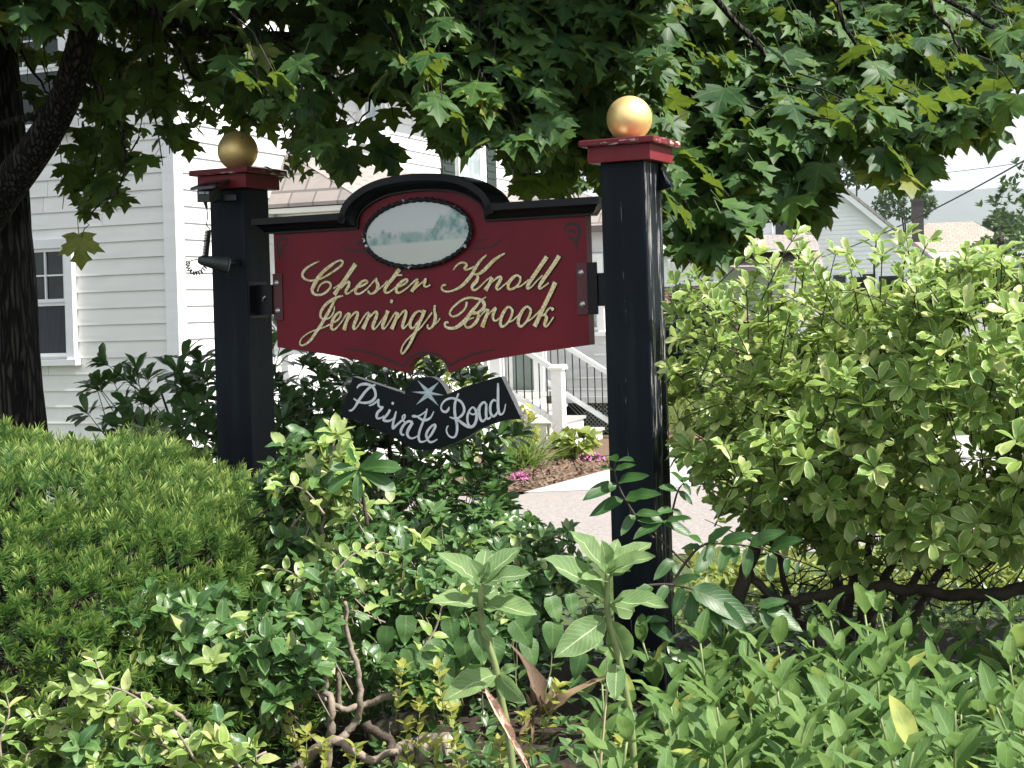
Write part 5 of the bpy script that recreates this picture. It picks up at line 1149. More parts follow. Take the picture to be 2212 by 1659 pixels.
# older growth inside, closing the bush; extra dark colour paints the shaded gaps
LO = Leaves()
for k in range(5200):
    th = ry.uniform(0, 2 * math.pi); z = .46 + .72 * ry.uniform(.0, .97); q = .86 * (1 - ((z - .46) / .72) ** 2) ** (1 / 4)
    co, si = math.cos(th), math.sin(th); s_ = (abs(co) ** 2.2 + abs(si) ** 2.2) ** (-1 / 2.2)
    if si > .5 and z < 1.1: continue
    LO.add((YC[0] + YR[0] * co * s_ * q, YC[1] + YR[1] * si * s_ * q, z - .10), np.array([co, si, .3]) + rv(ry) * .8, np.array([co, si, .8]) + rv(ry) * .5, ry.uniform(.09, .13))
# sparse shoots on the shaded front face, and the dark inside
for k in range(420):
    th = ry.uniform(math.pi * .98, math.pi * 2.02); q = ry.uniform(.80, .98)
    x = YC[0] + YR[0] * math.cos(th) * q; y = YC[1] + YR[1] * math.sin(th) * q; z = ry.uniform(.30, .78) + .16 * noise.noise(Vector((x * 5, z if False else y * 5, 9)))
    o = np.array([math.cos(th), math.sin(th), 0])
    if ry.uniform() < .35 and z < .5: continue
    LV.add((x, y, z), o * .8 + np.array([0, 0, .2]) + rv(ry) * .6, np.array([0, 0, 1]) + o * .6, ry.uniform(.05, .08))
LV.build(yew, KINDS['yew'], LM['yew'], 'shoot', 'foliage', 300, ry); LO.build(yew, KINDS['yew'], LM['yew_old_shade'], 'shoot', 'old_shade_growth', 0, ry)
LB = []
for k in range(70):
    th = ry.uniform(math.pi * .9, math.pi * 2.1); o = np.array([math.cos(th), math.sin(th)])
    e_ = YC + YR * o * ry.uniform(.75, .95); z = ry.uniform(.35, 1.0)
    LB.append(limb([(YC[0] + o[0] * .2, YC[1] + o[1] * .2, .15), (YC[0] + o[0] * .6, YC[1] + o[1] * .6, .15 + z * .5), (e_[0], e_[1], z)], .014, .003, .012, 4, ry))
big = LB[:16]; stems_obj('branch', big, M['brown_stem'], yew, 6)
m = MB()
for pts, rad in LB[16:]: m.tube([Vector(p) - Vector(yew.location) for p in pts], [r * .5 for r in rad], 4, False)
tag(m.obj('twigs', M['brown_stem'], yew), kind='stuff')

# ------------------------------------------------------------------ broad-leaved shrubs
def shrub(name, label, c, r, n_shoots, leaf, size, mat, per=8, parts=300, seed=0, base_z=0.3, shell=.55, stem_mat=None, n_stems=9, low=-.9, keep=None, spread=1.0, upb=.55, rest='foliage', cat='shrub', group=None, amp=.14, cull=-.30):
    rg = np.random.default_rng(seed); root = empty(name, (c[0], c[1], base_z)); tag(root, label, cat, group)
    P, D = in_ellipsoid(c, r, n_shoots, rg, shell); LV = Leaves(); tw = []
    for p, d in zip(P, D):
        if d[2] < low: continue
        if keep and not keep(p): continue
        lump = noise.noise(Vector((p[0] * 3.1, p[1] * 3.1, p[2] * 3.1 + seed)))
        p = p + d * lump * amp
        if lump < cull and rg.uniform() < .8: continue
        ax = d * .75 + np.array([0, -.2, upb]) + rv(rg) * .45
        leaf_cone(LV, p, ax, int(per * rg.uniform(.7, 1.3)), size, spread, .6, rg)
        if rg.uniform() < .6:      # some leaves further down the shoot
            leaf_cone(LV, p - unit(ax) * size * 1.1, ax, per // 2, size * .95, spread * 1.15, .6, rg)
        tw.append(([p - unit(ax) * size * 1.7, p - unit(ax) * size * .8, p], [.0026, .0022, .0014]))
    LV.build(root, KINDS[leaf], mat, 'leaf', rest, parts, rg)
    st = []
    for k in range(n_stems):
        e_ = P[rg.integers(len(P))]; b_ = np.array([c[0] + rg.normal() * r[0] * .12, c[1] + rg.normal() * r[1] * .12, base_z - .05]); e_ = c + (e_ - np.array(c)) * .8
        st.append(limb([b_, b_ * .55 + e_ * .45 + np.array([0, 0, .10]) + rv(rg) * .06, e_], .016 * rg.uniform(.7, 1.2), .005, .008, 4, rg))
    stems_obj('stem', st, stem_mat or M['brown_stem'], root, 6)
    m = MB()
    for pts, rad in tw: m.tube([Vector(p) - Vector(root.location) for p in pts], rad, 3, False)
    tag(m.obj('twigs', stem_mat or M['twig'], root), kind='stuff')
    return root
shrub('rhododendron', 'dark leathery-leaved shrub between the maple trunk and the left post', (-1.22, 6.75, .98), (.80, .55, .60), 230, 'rhodo', .105, LM['rhodo'], 8, 300, 11, .25, .45)
shrub('laurel_shrub', 'dark glossy shrub behind and below the hanging black board', (-.42, 6.45, .86), (.72, .50, .66), 330, 'rhodo', .088, LM['rhodo'], 9, 300, 12, .25, .40, spread=1.1, keep=lambda p: proj(p)[0] < np.interp(proj(p)[1], [740, 800, 880, 940, 1100], [1010, 1030, 1075, 1115, 1110]))
shrub('low_laurel', 'shaded small-leaved shrub under the right half of the hanging board', (-.12, 5.55, .66), (.50, .38, .42), 260, 'creeper', .062, LM['rhodo'], 9, 220, 13, .3, .35, spread=1.1, keep=lambda p: proj(p)[0] < np.interp(proj(p)[1], [900, 1000, 1080, 1140, 1200], [1150, 1105, 1090, 1130, 1250]))

# pale-edged euonymus hedge, right
rh = np.random.default_rng(31)
HCN, HRD = (1.71, 5.02, 1.20), (1.22, .74, .51)
def keep_h(p):
    px, py = proj(p)
    return px > np.interp(py, [500, 560, 640, 720, 800, 900, 1000, 1100, 1200, 1260], [1740, 1620, 1525, 1490, 1495, 1510, 1515, 1490, 1540, 1620]) and py > np.interp(px, [1450, 1540, 1700, 1900, 2212], [715, 650, 608, 592, 600]) and py < np.interp(px, [1450, 1600, 1680, 1900, 2060, 2212], [1170, 1170, 1140, 1145, 1180, 1205])
hedge = shrub('euonymus_bush', 'big bright green bush with pale-edged leaves, right of the right post', HCN, HRD, 2450, 'euonymus', .076, LM['euonymus'], 7, 220, 31, .3, .55, n_stems=0, amp=.26, cull=-.20, keep=keep_h, spread=1.05, low=-1)
st = []
for a_, b_ in (((1840, 1390), (1800, 1180)), ((1870, 1400), (1880, 1150)), ((1800, 1400), (1705, 1280)), ((1900, 1390), (2010, 1180)), ((1850, 1385), (1960, 1120)), ((1820, 1395), (1840, 1080)), ((1890, 1380), (2090, 1130)), ((1835, 1400), (1740, 1120))):
    p0, p1 = at(*a_, 5.2), at(*b_, 5.25 + rh.uniform(-.2, .3)); p0.z = .3
    st.append(limb([p0, p0.lerp(p1, .5) + Vector((rh.normal() * .02, rh.normal() * .03, .02)), p1, p1 + (p1 - p0) * .5 + Vector((0, .1, .1))], .022, .006, .006, 5, rh))
st.append(limb([at(1560, 1440, 5.05), at(1580, 1330, 5.0), at(1612, 1230, 5.0), at(1655, 1140, 5.05), at(1690, 1060, 5.1)], .033, .012, .004, 5, rh))
st.append(limb([at(1690, 1300, 5.0), at(1780, 1285, 5.0), at(1890, 1268, 5.0), at(1960, 1272, 5.0), at(2060, 1285, 4.95), at(2150, 1283, 4.9), at(2230, 1265, 4.9)], .017, .021, .003, 5, rh))
st.append(limb([at(1612, 1230, 5.0), at(1650, 1275, 5.0), at(1690, 1300, 5.0)], .014, .014, .003, 5, rh))
st.append(limb([at(1560, 1020, 5.0), at(1545, 940, 5.0), at(1560, 870, 5.05), at(1600, 800, 5.1)], .010, .006, .004, 5, rh))
stems_obj('stem', st, M['brown_stem'], hedge, 8)
m = MB()
for k in range(170):
    a_ = at(rh.uniform(1640, 2200), rh.uniform(1150, 1330), rh.uniform(5.0, 5.6)); d = Vector((rh.normal() * .12, rh.normal() * .1, rh.uniform(-.02, .2)))
    m.tube([a_ - Vector(hedge.location), a_ + d * .5 + Vector(rv(rh)) * .02 - Vector(hedge.location), a_ + d - Vector(hedge.location)], [.0035, .0028, .0012], 3, False)
tag(m.obj('twigs', M['twig'], hedge), kind='stuff')
# tall shoots on top of the bush
LV = Leaves()
for px, py, dx in ((1893, 520, 6), (1640, 545, -8), (1560, 640, -30), (1955, 560, 4), (2060, 575, -6), (1740, 560, 5), (2150, 560, 8), (1500, 690, -50)):
    tip = np.array(at(px, py, 4.9)); bs = np.array(at(px + dx - 10, py + 85, 4.95))
    stems_obj('stem', [limb([bs, (tip + bs) / 2 + rv(rh) * .01, tip], .0042, .002)], M['brown_stem'], hedge, 5)
    for f in (.35, .6, .8, 1.0): leaf_cone(LV, bs + (tip - bs) * f, tip - bs, 2 if f < 1 else 5, .066, .9, .5, rh)
def trail(T, paths, pts, n, size, r0=.0036, rng=RNG, up=.5):
    P = smooth_path([tuple(q) for q in pts], 6); paths.append(([tuple(q) for q in P], list(np.linspace(r0, r0 * .4, len(P)))))
    for i in range(n):
        f = (i + .6) / n * (len(P) - 1); k = min(int(f), len(P) - 2); p = P[k] + (P[k + 1] - P[k]) * (f - k); t = unit(P[k + 1] - P[k])
        a = unit(np.cross(t, rv(rng) + np.array([0, 0, .6])))
        for s_ in (-1, 1):
            T.add(p, a * s_ + t * rng.uniform(.3, .9) + np.array([0, -.15, .15]), np.array([0, -.35, up + .4]) + rv(rng) * .35, size * rng.uniform(.7, 1.15) * (1 - .3 * i / n))
    leaf_cone(T, P[-1], P[-1] - P[-2], 4, size * .75, .9, .5, rng)
pth = []
for k in range(95):      # loose sprays standing out of the bush all round
    px = rh.uniform(1480, 2230); py = rh.uniform(600, 1090)
    if k < 34: py = np.interp(px, [1480, 1560, 1700, 1900, 2230], [740, 670, 632, 620, 625]) + rh.uniform(0, 70)
    elif k < 60: py = rh.uniform(640, 1130); px = np.interp(py, [600, 720, 900, 1000, 1180], [1600, 1530, 1545, 1550, 1540]) + rh.uniform(10, 80)
    b_ = np.array(at(px, py, rh.uniform(4.45, 4.9))); side = np.array([rh.normal() * .6 - (.8 if k >= 34 and k < 60 else 0), -.35, rh.uniform(.2, 1.0)]); ln = rh.uniform(.10, .22)
    trail(LV, pth, [b_ - unit(side) * .06, b_ + unit(side) * ln * .5, b_ + unit(side) * ln + np.array([0, 0, -.02])], int(rh.integers(3, 6)), .064, .0028, rh)
m = MB()
for pts, rad in pth: m.tube([Vector(p) - Vector(hedge.location) for p in pts], rad, 4, False)
tag(m.obj('twigs', M['brown_stem'], hedge), kind='stuff')
LV.build(hedge, KINDS['euonymus'], LM['euonymus'], 'leaf', 'shoot_leaves', 80, rh)

# ------------------------------------------------------------------ creeper tangle, front left
rk = np.random.default_rng(41)
vine = empty('wintercreeper', (-.55, 3.9, .32)); tag(vine, 'tangled creeper with glossy leaves and bare grey stems, front left below the yew', 'creeper')
VOL = [  # centre in the photograph, distance, radii (m), shoots, leaf
    ((640, 1150), 4.12, (.15, .12, .26), 95, .056), ((700, 1020), 4.05, (.09, .08, .10), 26, .052), ((830, 1230), 4.5, (.34, .22, .22), 130, .055),
    ((640, 1330), 3.95, (.22, .16, .14), 62, .058), ((400, 1360), 3.7, (.24, .14, .12), 54, .062), ((530, 1400), 3.78, (.22, .14, .10), 40, .060),
    ((560, 1455), 3.75, (.16, .10, .08), 34, .060), ((240, 1580), 3.4, (.26, .14, .07), 26, .050), ((80, 1610), 3.35, (.20, .14, .08), 22, .052), ((420, 1620), 3.4, (.18, .12, .06), 14, .050),
    ((960, 1330), 4.35, (.24, .16, .16), 70, .054), ((900, 1450), 4.2, (.18, .12, .08), 34, .056), ((1120, 1215), 4.75, (.26, .2, .12), 80, .055), ((700, 1460), 4.1, (.2, .1, .1), 30, .056)]
LV = Leaves(); LP = Leaves(); tw = []
for (c, Y, r, ns, sz) in VOL:
    cc = np.array(at(*c, Y)); P, D = in_ellipsoid(cc, r, ns, rk, .25)
    for p, d in zip(P, D):
        if p[2] < .34: p[2] = .34 + rk.uniform(0, .1)
        ax = d * .5 + np.array([rk.normal() * .3, -.45, .65]) + rv(rk) * .35
        T = LP if (c[1] > 1540 and rk.uniform() < .55) or (c[1] < 1100 and rk.uniform() < .75) or rk.uniform() < .05 else LV
        leaf_cone(T, p, ax, int(rk.integers(4, 8)), sz, 1.0, .6, rk); leaf_cone(T, p - unit(ax) * sz * 1.1, ax, 3, sz, 1.2, .6, rk)
        tw.append(([p - unit(ax) * sz * 3.2 + rv(rk) * .02, p - unit(ax) * sz * 1.2, p], [.0032, .0026, .0015]))
LV.build(vine, KINDS['creeper'], LM['creeper'], 'leaf', 'foliage', 230, rk); LP.build(vine, KINDS['creeper'], LM['euonymus'], 'leaf', 'pale_foliage', 70, rk)
m = MB()
for pts, rad in tw: m.tube([Vector(p) - Vector(vine.location) for p in pts], rad, 3, False)
tag(m.obj('twigs', M['grey_stem'], vine), kind='stuff')
ST = [([(700, 1700), (712, 1590), (715, 1540), (703, 1480), (688, 1420), (655, 1390), (620, 1370)], 3.85, .0125, .006, 'grey_stem'),
      ([(735, 1600), (768, 1560), (778, 1500), (770, 1430), (752, 1370), (745, 1300)], 3.9, .0105, .005, 'grey_stem'),
      ([(860, 1495), (800, 1520), (740, 1530), (690, 1505), (640, 1490)], 3.95, .010, .007, 'grey_stem'),
      ([(470, 1690), (540, 1610), (590, 1560), (625, 1530), (640, 1490), (620, 1440)], 3.95, .030, .012, 'log'),
      ([(640, 1530), (560, 1548), (470, 1560), (400, 1575), (330, 1520)], 3.85, .014, .006, 'brown_stem'),
      ([(545, 1500), (470, 1480), (380, 1478), (300, 1500)], 3.75, .007, .004, 'grey_stem'),
      ([(420, 1590), (390, 1545), (330, 1510), (280, 1490)], 3.5, .007, .004, 'grey_stem'),
      ([(790, 1560), (840, 1610), (850, 1650), (800, 1700)], 3.85, .013, .010, 'brown_stem'),
      ([(600, 1690), (660, 1640), (720, 1600), (790, 1640), (860, 1625)], 3.8, .016, .009, 'grey_stem'),
      ([(735, 1530), (730, 1450), (742, 1390), (738, 1330)], 3.98, .008, .004, 'grey_stem'),
      ([(270, 1590), (250, 1520), (200, 1490), (150, 1500)], 3.35, .0055, .003, 'grey_stem'),
      ([(660, 1400), (668, 1300), (690, 1180), (705, 1080), (722, 960), (728, 925)], 4.05, .007, .002, 'grey_stem')]
for pts, Y, r0, r1, mt in ST:
    stems_obj('stem', [limb([at(x, y, Y + rk.uniform(-.03, .03)) for x, y in pts], r0, r1, .003, 5, rk)], M[mt], vine, 8)
LT = Leaves(); pth = []
for pts, n, sz in (([(330, 1530), (260, 1490), (190, 1480), (125, 1490)], 6, .056), ([(300, 1560), (250, 1520), (215, 1450), (205, 1420)], 5, .048), ([(200, 1660), (180, 1600), (120, 1560), (60, 1560)], 6, .058), ([(420, 1640), (380, 1580), (330, 1560), (280, 1560)], 6, .056), ([(60, 1680), (60, 1630), (110, 1610), (170, 1620)], 5, .056),
                   ([(520, 1660), (480, 1610), (430, 1600), (390, 1620)], 5, .054), ([(640, 1430), (560, 1420), (500, 1380), (470, 1330)], 6, .052), ([(420, 1470), (360, 1440), (290, 1440), (240, 1400)], 6, .052), ([(690, 1330), (660, 1260), (610, 1230), (570, 1240)], 6, .050), ([(720, 1240), (760, 1200), (800, 1190), (850, 1200)], 6, .050),
                   ([(700, 1110), (660, 1060), (620, 1050), (590, 1060)], 5, .050), ([(900, 1420), (940, 1360), (960, 1300), (1000, 1280)], 6, .050), ([(10, 1680), (0, 1600), (20, 1540), (10, 1490)], 5, .054), ([(330, 1680), (300, 1640), (250, 1640), (210, 1650)], 5, .058), ([(560, 1500), (600, 1440), (640, 1420), (690, 1430)], 5, .050)):
    Y0 = 3.3 if pts[0][1] > 1500 and pts[0][0] < 560 else 3.75
    if pts[0][0] > 560: Y0 = 3.85
    trail(LT, pth, [at(x, y, Y0 + .02 * k) for k, (x, y) in enumerate(pts)], n, sz, .0034, rk)
stems_obj('stem', pth, M['grey_stem'], vine, 5)
LT.build(vine, KINDS['creeper'], LM['euonymus'], 'leaf', 'pale_foliage', 160, rk)
for px, py in ((728, 935), (735, 985), (705, 1060), (745, 1120), (690, 1180), (180, 1500), (215, 1530), (640, 1290), (460, 1430), (500, 1640)):
    LQ = Leaves(); p = np.array(at(px, py, 3.98 if px > 600 else 3.32)); leaf_cone(LQ, p, (rk.normal() * .3, -.5, .8), 7, .058, 1.1, .5, rk)
    LQ.build(vine, KINDS['creeper'], LM['pale'], 'leaf', 'pale_foliage', 7, rk)

# ------------------------------------------------------------------ undergrowth filling the bed
LV = Leaves()
for k in range(2600):
    x, y = rk.uniform(-2.3, 2.4), rk.uniform(3.0, 6.3)
    if (x + 1.7) ** 2 + (y - 4.4) ** 2 < .9: continue
    leaf_cone(LV, np.array((x, y, gz(x, y) + rk.uniform(.03, .16))), (rk.normal() * .3, rk.normal() * .3 - .2, 1), 3, rk.uniform(.035, .06), 1.2, .6, rk)
ug = empty('undergrowth', (0, 4.5, .35)); tag(ug, kind='stuff')
o = LV.build(None, KINDS['small'], LM['creeper'], 'leaf', 'undergrowth', 0, rk); o.parent = None; bpy.data.objects.remove(ug); o.name = 'undergrowth'
LV = Leaves()
for k in range(900):
    x, y = rk.uniform(-2.2, 1.2), rk.uniform(3.0, 5.6); LV.add((x, y, gz(x, y) + .012), (rk.normal(), rk.normal(), .1), (rk.normal() * .3, rk.normal() * .3, 1), rk.uniform(.03, .07))
LV.build(None, KINDS['dry'], LM['litter'], 'leaf', 'leaf_litter', 0, rk)
# pale spindly growth lit behind the hedge stems and behind the sign bed
def grass_patch(name, n, xr, yr, hr, mat, seed):
    rg = np.random.default_rng(seed); LV = Leaves()
    for k in range(n):
        x, y = rg.uniform(*xr), rg.uniform(*yr); LV.add((x, y, gz(x, y) - .005), (rg.normal() * .35, rg.normal() * .35, 1), (rg.normal(), rg.normal() - .5, .1), rg.uniform(*hr))
    LV.build(None, KINDS['grass'], mat, 'blade', name, 0, rg)
grass_patch('grass', 5200, (.5, 4.0), (6.6, 10.4), (.07, .20), LM['grass'], 3)
grass_patch('grass', 1500, (-1.5, .5), (7.6, 11.0), (.06, .14), LM['grass'], 4)
LV = Leaves()
for k in range(1000):
    x, y = rk.uniform(.7, 3.0), rk.uniform(6.0, 7.4); leaf_cone(LV, np.array((x, y, gz(x, y) + rk.uniform(.08, .34))), (rk.normal() * .3, -.2, 1), 4, .06, 1.0, .5, rk)
LV.build(None, KINDS['small'], LM['far_lime'], 'leaf', 'undergrowth', 0, rk)

# ------------------------------------------------------------------ milkweed, two plants
c8 = lambda x, y, Y: at((1024 + x / 2.16) / 1.38879, (1536 + y / 2.16) / 1.38879, Y)
rm = np.random.default_rng(51)
M['milk_stem'] = simple('pale_green_stem', (0.20, 0.25, 0.095), .55, .25, 20)
def herb(name, label, cat, Y, stem, r0, r1, lv, kinds, mat, smat, wide=1.0):
    b = c8(*stem[-1], Y); root = empty(name, (b.x, b.y, b.z)); tag(root, label, cat)
    stems_obj('stem', [limb([c8(x, y, Y) for x, y in stem], r1, r0, .0, 6, rm)], smat, root, 8)
    LV = Leaves()
    for (bx, by, tx, ty, dz, nn) in lv:
        p = np.array(c8(bx, by, Y)); q = np.array(c8(tx, ty, Y + dz)); LV.add(p, q - p, nn, np.linalg.norm(q - p))
    LV.build(root, kinds, mat, 'leaf', 'foliage', 300, rm); return root
UPF = (0, -.75, .75); UPR = (.5, -.6, .6); UPL = (-.5, -.6, .6); FR = (0, -1, .25)
herb('milkweed', 'shorter milkweed with a reddish dry sheath on its stem, front centre', 'plant', 3.42,
     [(905, 460), (905, 540), (905, 620), (915, 740), (960, 880), (1000, 1010), (1040, 1230), (1080, 1420), (1115, 1700)], .0085, .0065,
     [(900, 470, 645, 228, .02, UPR), (910, 470, 1142, 195, .03, UPL), (906, 460, 940, 212, .05, FR), (918, 468, 1195, 362, -.05, (-.35, -.5, .8)), (903, 460, 862, 325, -.06, (.6, -.8, .1)), (906, 460, 950, 330, -.02, FR),
      (900, 612, 598, 535, -.06, (.25, -.45, .9)), (910, 620, 1240, 600, -.09, (-.15, -.35, .95)), (905, 560, 1030, 480, .08, FR), (900, 600, 880, 470, .09, FR), (912, 735, 830, 640, .05, FR), (915, 745, 968, 830, -.03, FR), (1010, 1045, 664, 1180, -.06, (.3, -.55, .8)), (1016, 1055, 1166, 1235, -.07, (-.7, -.6, .3)), (1000, 1030, 930, 1150, .04, FR), (1015, 1050, 1145, 990, -.02, UPL)],
     KINDS['milkweed'], LM['milkweed'], M['milk_stem'])
herb('milkweed', 'taller milkweed standing in front of the right post, with broad curling leaves', 'plant', 3.52,
     [(1727, 400), (1722, 500), (1720, 600), (1738, 730), (1780, 880), (1812, 1010), (1850, 1200), (1880, 1400), (1900, 1700)], .0085, .0065,
     [(1725, 400, 1512, 92, .03, UPR), (1728, 395, 1992, 165, .04, UPL), (1733, 400, 2000, 252, -.05, (-.35, -.5, .8)), (1722, 395, 1712, 200, -.05, (.5, -.85, .1)), (1738, 350, 1795, 165, .03, FR), (1720, 460, 1575, 395, -.07, (.3, -.3, .9)), (1728, 430, 1870, 350, .05, UPL),
      (1715, 560, 1352, 262, -.05, (.35, -.5, .8)), (1735, 590, 2098, 560, -.07, (-.15, -.4, .9)), (1735, 600, 1930, 650, .06, FR), (1715, 695, 1402, 920, -.09, (.25, -.85, .5)), (1740, 700, 1870, 985, .05, FR), (1785, 975, 1775, 1205, -.07, (0, -.75, .7)), (1760, 850, 1690, 960, .08, FR), (1850, 1210, 1740, 1180, -.02, UPR)],
     KINDS['milkweed'], LM['milkweed'], M['milk_stem'])
# dry sheath and withered plant
sh = c8(1060, 1420, 3.38); dryp = empty('withered_plant', tuple(c8(1280, 1340, 3.75))); tag(dryp, 'withered brown plant with curled dead leaves, between the two milkweeds', 'plant')
LV = Leaves()
for bx, by, tx, ty, dz, nn in ((1270, 1330, 1290, 900, .0, (.8, -.6, .1)), (1290, 1330, 1610, 1050, -.05, (-.3, -.8, .4)), (1260, 1330, 1190, 1160, .02, FR), (1300, 1320, 1400, 1080, .04, FR), (1250, 1340, 1150, 1400, -.05, (0, -.4, .9)), (1240, 1330, 1240, 1450, -.05, FR), (1310, 1330, 1460, 1120, .03, (.4, -.9, 0)), (1250, 1250, 1230, 1060, .02, FR)):
    p = np.array(c8(bx, by, 3.75)); q = np.array(c8(tx, ty, 3.75 + dz)); LV.add(p, q - p, nn, np.linalg.norm(q - p))
LV.build(dryp, KINDS['dry'], LM['dry'], 'dead_leaf', 'foliage', 300, rm)
M['sheath'] = simple('reddish_dry_sheath', (0.46, 0.20, 0.16), .7, .45, 18, c2=(0.60, 0.48, 0.34))
dsh = empty('dry_sheath', tuple(c8(1110, 1560, 3.36))); tag(dsh, 'reddish peeling dry stalk leaning on the shorter milkweed stem', 'stalk')
LV = Leaves()
for bx, by, tx, ty in ((1120, 1500, 935, 1130), (1075, 1440, 1240, 1690), (1090, 1450, 1210, 1640)):
    p = np.array(c8(bx, by, 3.38)); q = np.array(c8(tx, ty, 3.36)); LV.add(p, q - p, (.4, -.8, .3), np.linalg.norm(q - p))
LV.build(dsh, [blade(8, lance(.075), .6, .1, .02, 97)], M['sheath'], 'dry_leaf', 'foliage', 300, rm)
stk = empty('straw_stalk', tuple(at(1300, 1640, 3.5))); tag(stk, 'thin dry straw stalk standing right of the withered plant', 'stalk')
stems_obj('stem', [limb([at(1296, 1660, 3.5), at(1305, 1560, 3.5), at(1312, 1470, 3.5), at(1310, 1420, 3.5)], .0035, .0018)], simple('straw', (.5, .42, .27), .8), stk, 5)

# logs lying in the bed
def log(a, b, r, label):
    c = (a + b) / 2; root = empty('log', tuple(c)); tag(root, label, 'log')
    P_, R2_ = limb([a, a.lerp(b, .5) + Vector((0, 0, .01)), b], r, r * .85, .002, 8, rm)
    m = MB(); m.tube([Vector(p) - c for p in P_], R2_, 14); m.obj('bark', M['log'], root)
    d = (b - a).normalized(); m = MB(); m.tube([b - c + d * .001, b - c + d * .004], [r * .80, r * .78], 14); m.obj('cut_end', M['log_end'], root)
log(at(830, 1655, 4.0), at(968, 1612, 3.92), .042, 'short grey log with a cut end lying among yellow-green sprigs at the bottom')
log(at(800, 1590, 4.15), at(930, 1540, 4.2), .035, 'weathered grey stump piece half hidden behind the creeper stems')

# ------------------------------------------------------------------ sapling sprays in front of the right post
c7 = lambda x, y, Y: at((1480 + x / 2.765) / 1.38879, (1000 + y / 2.765) / 1.38879, Y)
c9 = lambda x, y, Y: at((2048 + x / 2.16) / 1.38879, (1536 + y / 2.16) / 1.38879, Y)
def spray(label, conv, Y, stem, lv, group=None):
    root = empty('ash_sapling', tuple(conv(*stem[0], Y))); tag(root, label, 'sapling')
    stems_obj('stem', [limb([conv(x, y, Y) for x, y in stem], .0045, .0016, 0, 5, rm)], M['brown_stem'], root, 6)
    LV = Leaves()
    for bx, by, tx, ty in lv:
        p = np.array(conv(bx, by, Y)); q = np.array(conv(tx, ty, Y - .05 + rm.uniform(-.03, .03))); LV.add(p, q - p, (rm.normal() * .2, -.75, .7), np.linalg.norm(q - p))
    LV.build(root, KINDS['leaflet'], LM['leaflet'], 'leaflet', 'foliage', 300, rm)
spray('dark green feathered sapling rising against the right post', c7, 4.35, [(1330, 1700), (1220, 1570), (1100, 1390), (1030, 1240), (1005, 1120), (1020, 1060)],
      [(1020, 1065, 970, 980), (1020, 1065, 1150, 1020), (1008, 1145, 900, 1085), (1010, 1130, 1170, 1075), (1030, 1235, 1265, 1150), (1022, 1250, 755, 1345), (1085, 1375, 1370, 1300), (1082, 1372, 795, 1490), (1180, 1500, 1390, 1480), (1170, 1500, 1060, 1660)])
spray('thin sapling sprig with small leaflets just right of the right post', c7, 4.4, [(1470, 1620), (1485, 1480), (1530, 1310), (1580, 1240)],
      [(1530, 1305, 1395, 1255), (1535, 1305, 1655, 1410), (1580, 1240, 1495, 1140), (1580, 1240, 1640, 1330), (1482, 1460, 1370, 1470), (1490, 1450, 1590, 1560), (1585, 1235, 1610, 1170)])
spray('drooping sapling spray with long leaflets left of the bent bush stem', c9, 4.3, [(-120, 560), (10, 340), (130, 215), (260, 205), (420, 220), (560, 250), (760, 330)],
      [(130, 205, 60, 140), (160, 205, 290, 85), (240, 205, 450, 130), (430, 215, 650, 105), (560, 248, 755, 155), (120, 225, 0, 225), (200, 215, 90, 400), (300, 212, 240, 370), (430, 225, 410, 420), (570, 258, 570, 440), (680, 295, 670, 400), (740, 320, 740, 400), (350, 215, 330, 330)])
spray('lower drooping sapling spray with dappled leaflets above the phlox', c9, 4.2, [(-260, 480), (-100, 470), (60, 500), (160, 570), (330, 600), (520, 615)],
      [(40, 490, 490, 690), (70, 505, 50, 745), (150, 560, 260, 780), (180, 575, 420, 760), (330, 600, 320, 790), (480, 612, 680, 560), (510, 615, 610, 810), (520, 615, 790, 750), (-100, 470, -180, 620), (-60, 468, 90, 400), (-200, 478, -330, 560), (0, 480, -60, 680)])
# bigger drooping leaves by the post foot
spray('broad shaded sapling leaves at the foot of the right post', c8, 4.35, [(2260, 360), (2100, 210), (1990, 90)],
      [(2080, 60, 1890, 150), (2080, 60, 2290, 140), (2090, 55, 1930, 40), (2100, 60, 2260, 20), (2150, 300, 2030, 430), (2150, 330, 2210, 480), (2000, 720, 2160, 830), (1960, 700, 2110, 690)])
# horse chestnut sprout
c5 = lambda x, y, Y: at((1024 + x / 2.16) / 1.38879, (768 + y / 2.16) / 1.38879, Y)
hc = empty('chestnut_sprout', tuple(c5(110, 1600, 3.95))); tag(hc, 'horse chestnut sprout with large hand-shaped leaves below the hanging board', 'sapling')
stems_obj('stem', [limb([c5(170, 1750, 4.0), c5(140, 1560, 4.0), c5(110, 1390, 3.95)], .006, .003)], M['brown_stem'], hc, 6)
LV = Leaves(); lvs = [(110, 1385, 100, 1570), (110, 1385, 345, 1490), (110, 1380, 360, 1340), (110, 1380, 240, 1270), (110, 1385, -90, 1500), (110, 1380, -60, 1350), (95, 1340, 60, 1250)]
for bx, by, tx, ty in lvs:
    p = np.array(c5(bx, by, 3.95)); q = np.array(c5(tx, ty, 3.9)); LV.add(p, q - p, (rm.normal() * .1, -.8, .6), np.linalg.norm(q - p))
for bx, by, tx, ty in ((-180, 1180, 20, 1130), (-180, 1190, 0, 1300), (-180, 1180, -330, 1090), (-180, 1180, -120, 1050), (-180, 1190, -320, 1260)):
    p = np.array(c5(bx, by, 4.25)); q = np.array(c5(tx, ty, 4.2)); LV.add(p, q - p, (rm.normal() * .1, -.8, .6), np.linalg.norm(q - p))
LV.build(hc, [blade(8, obov(.22), .14, .22, .008, 71 + k) for k in range(3)], LM['chestnut'], 'leaflet', 'foliage', 300, rm)
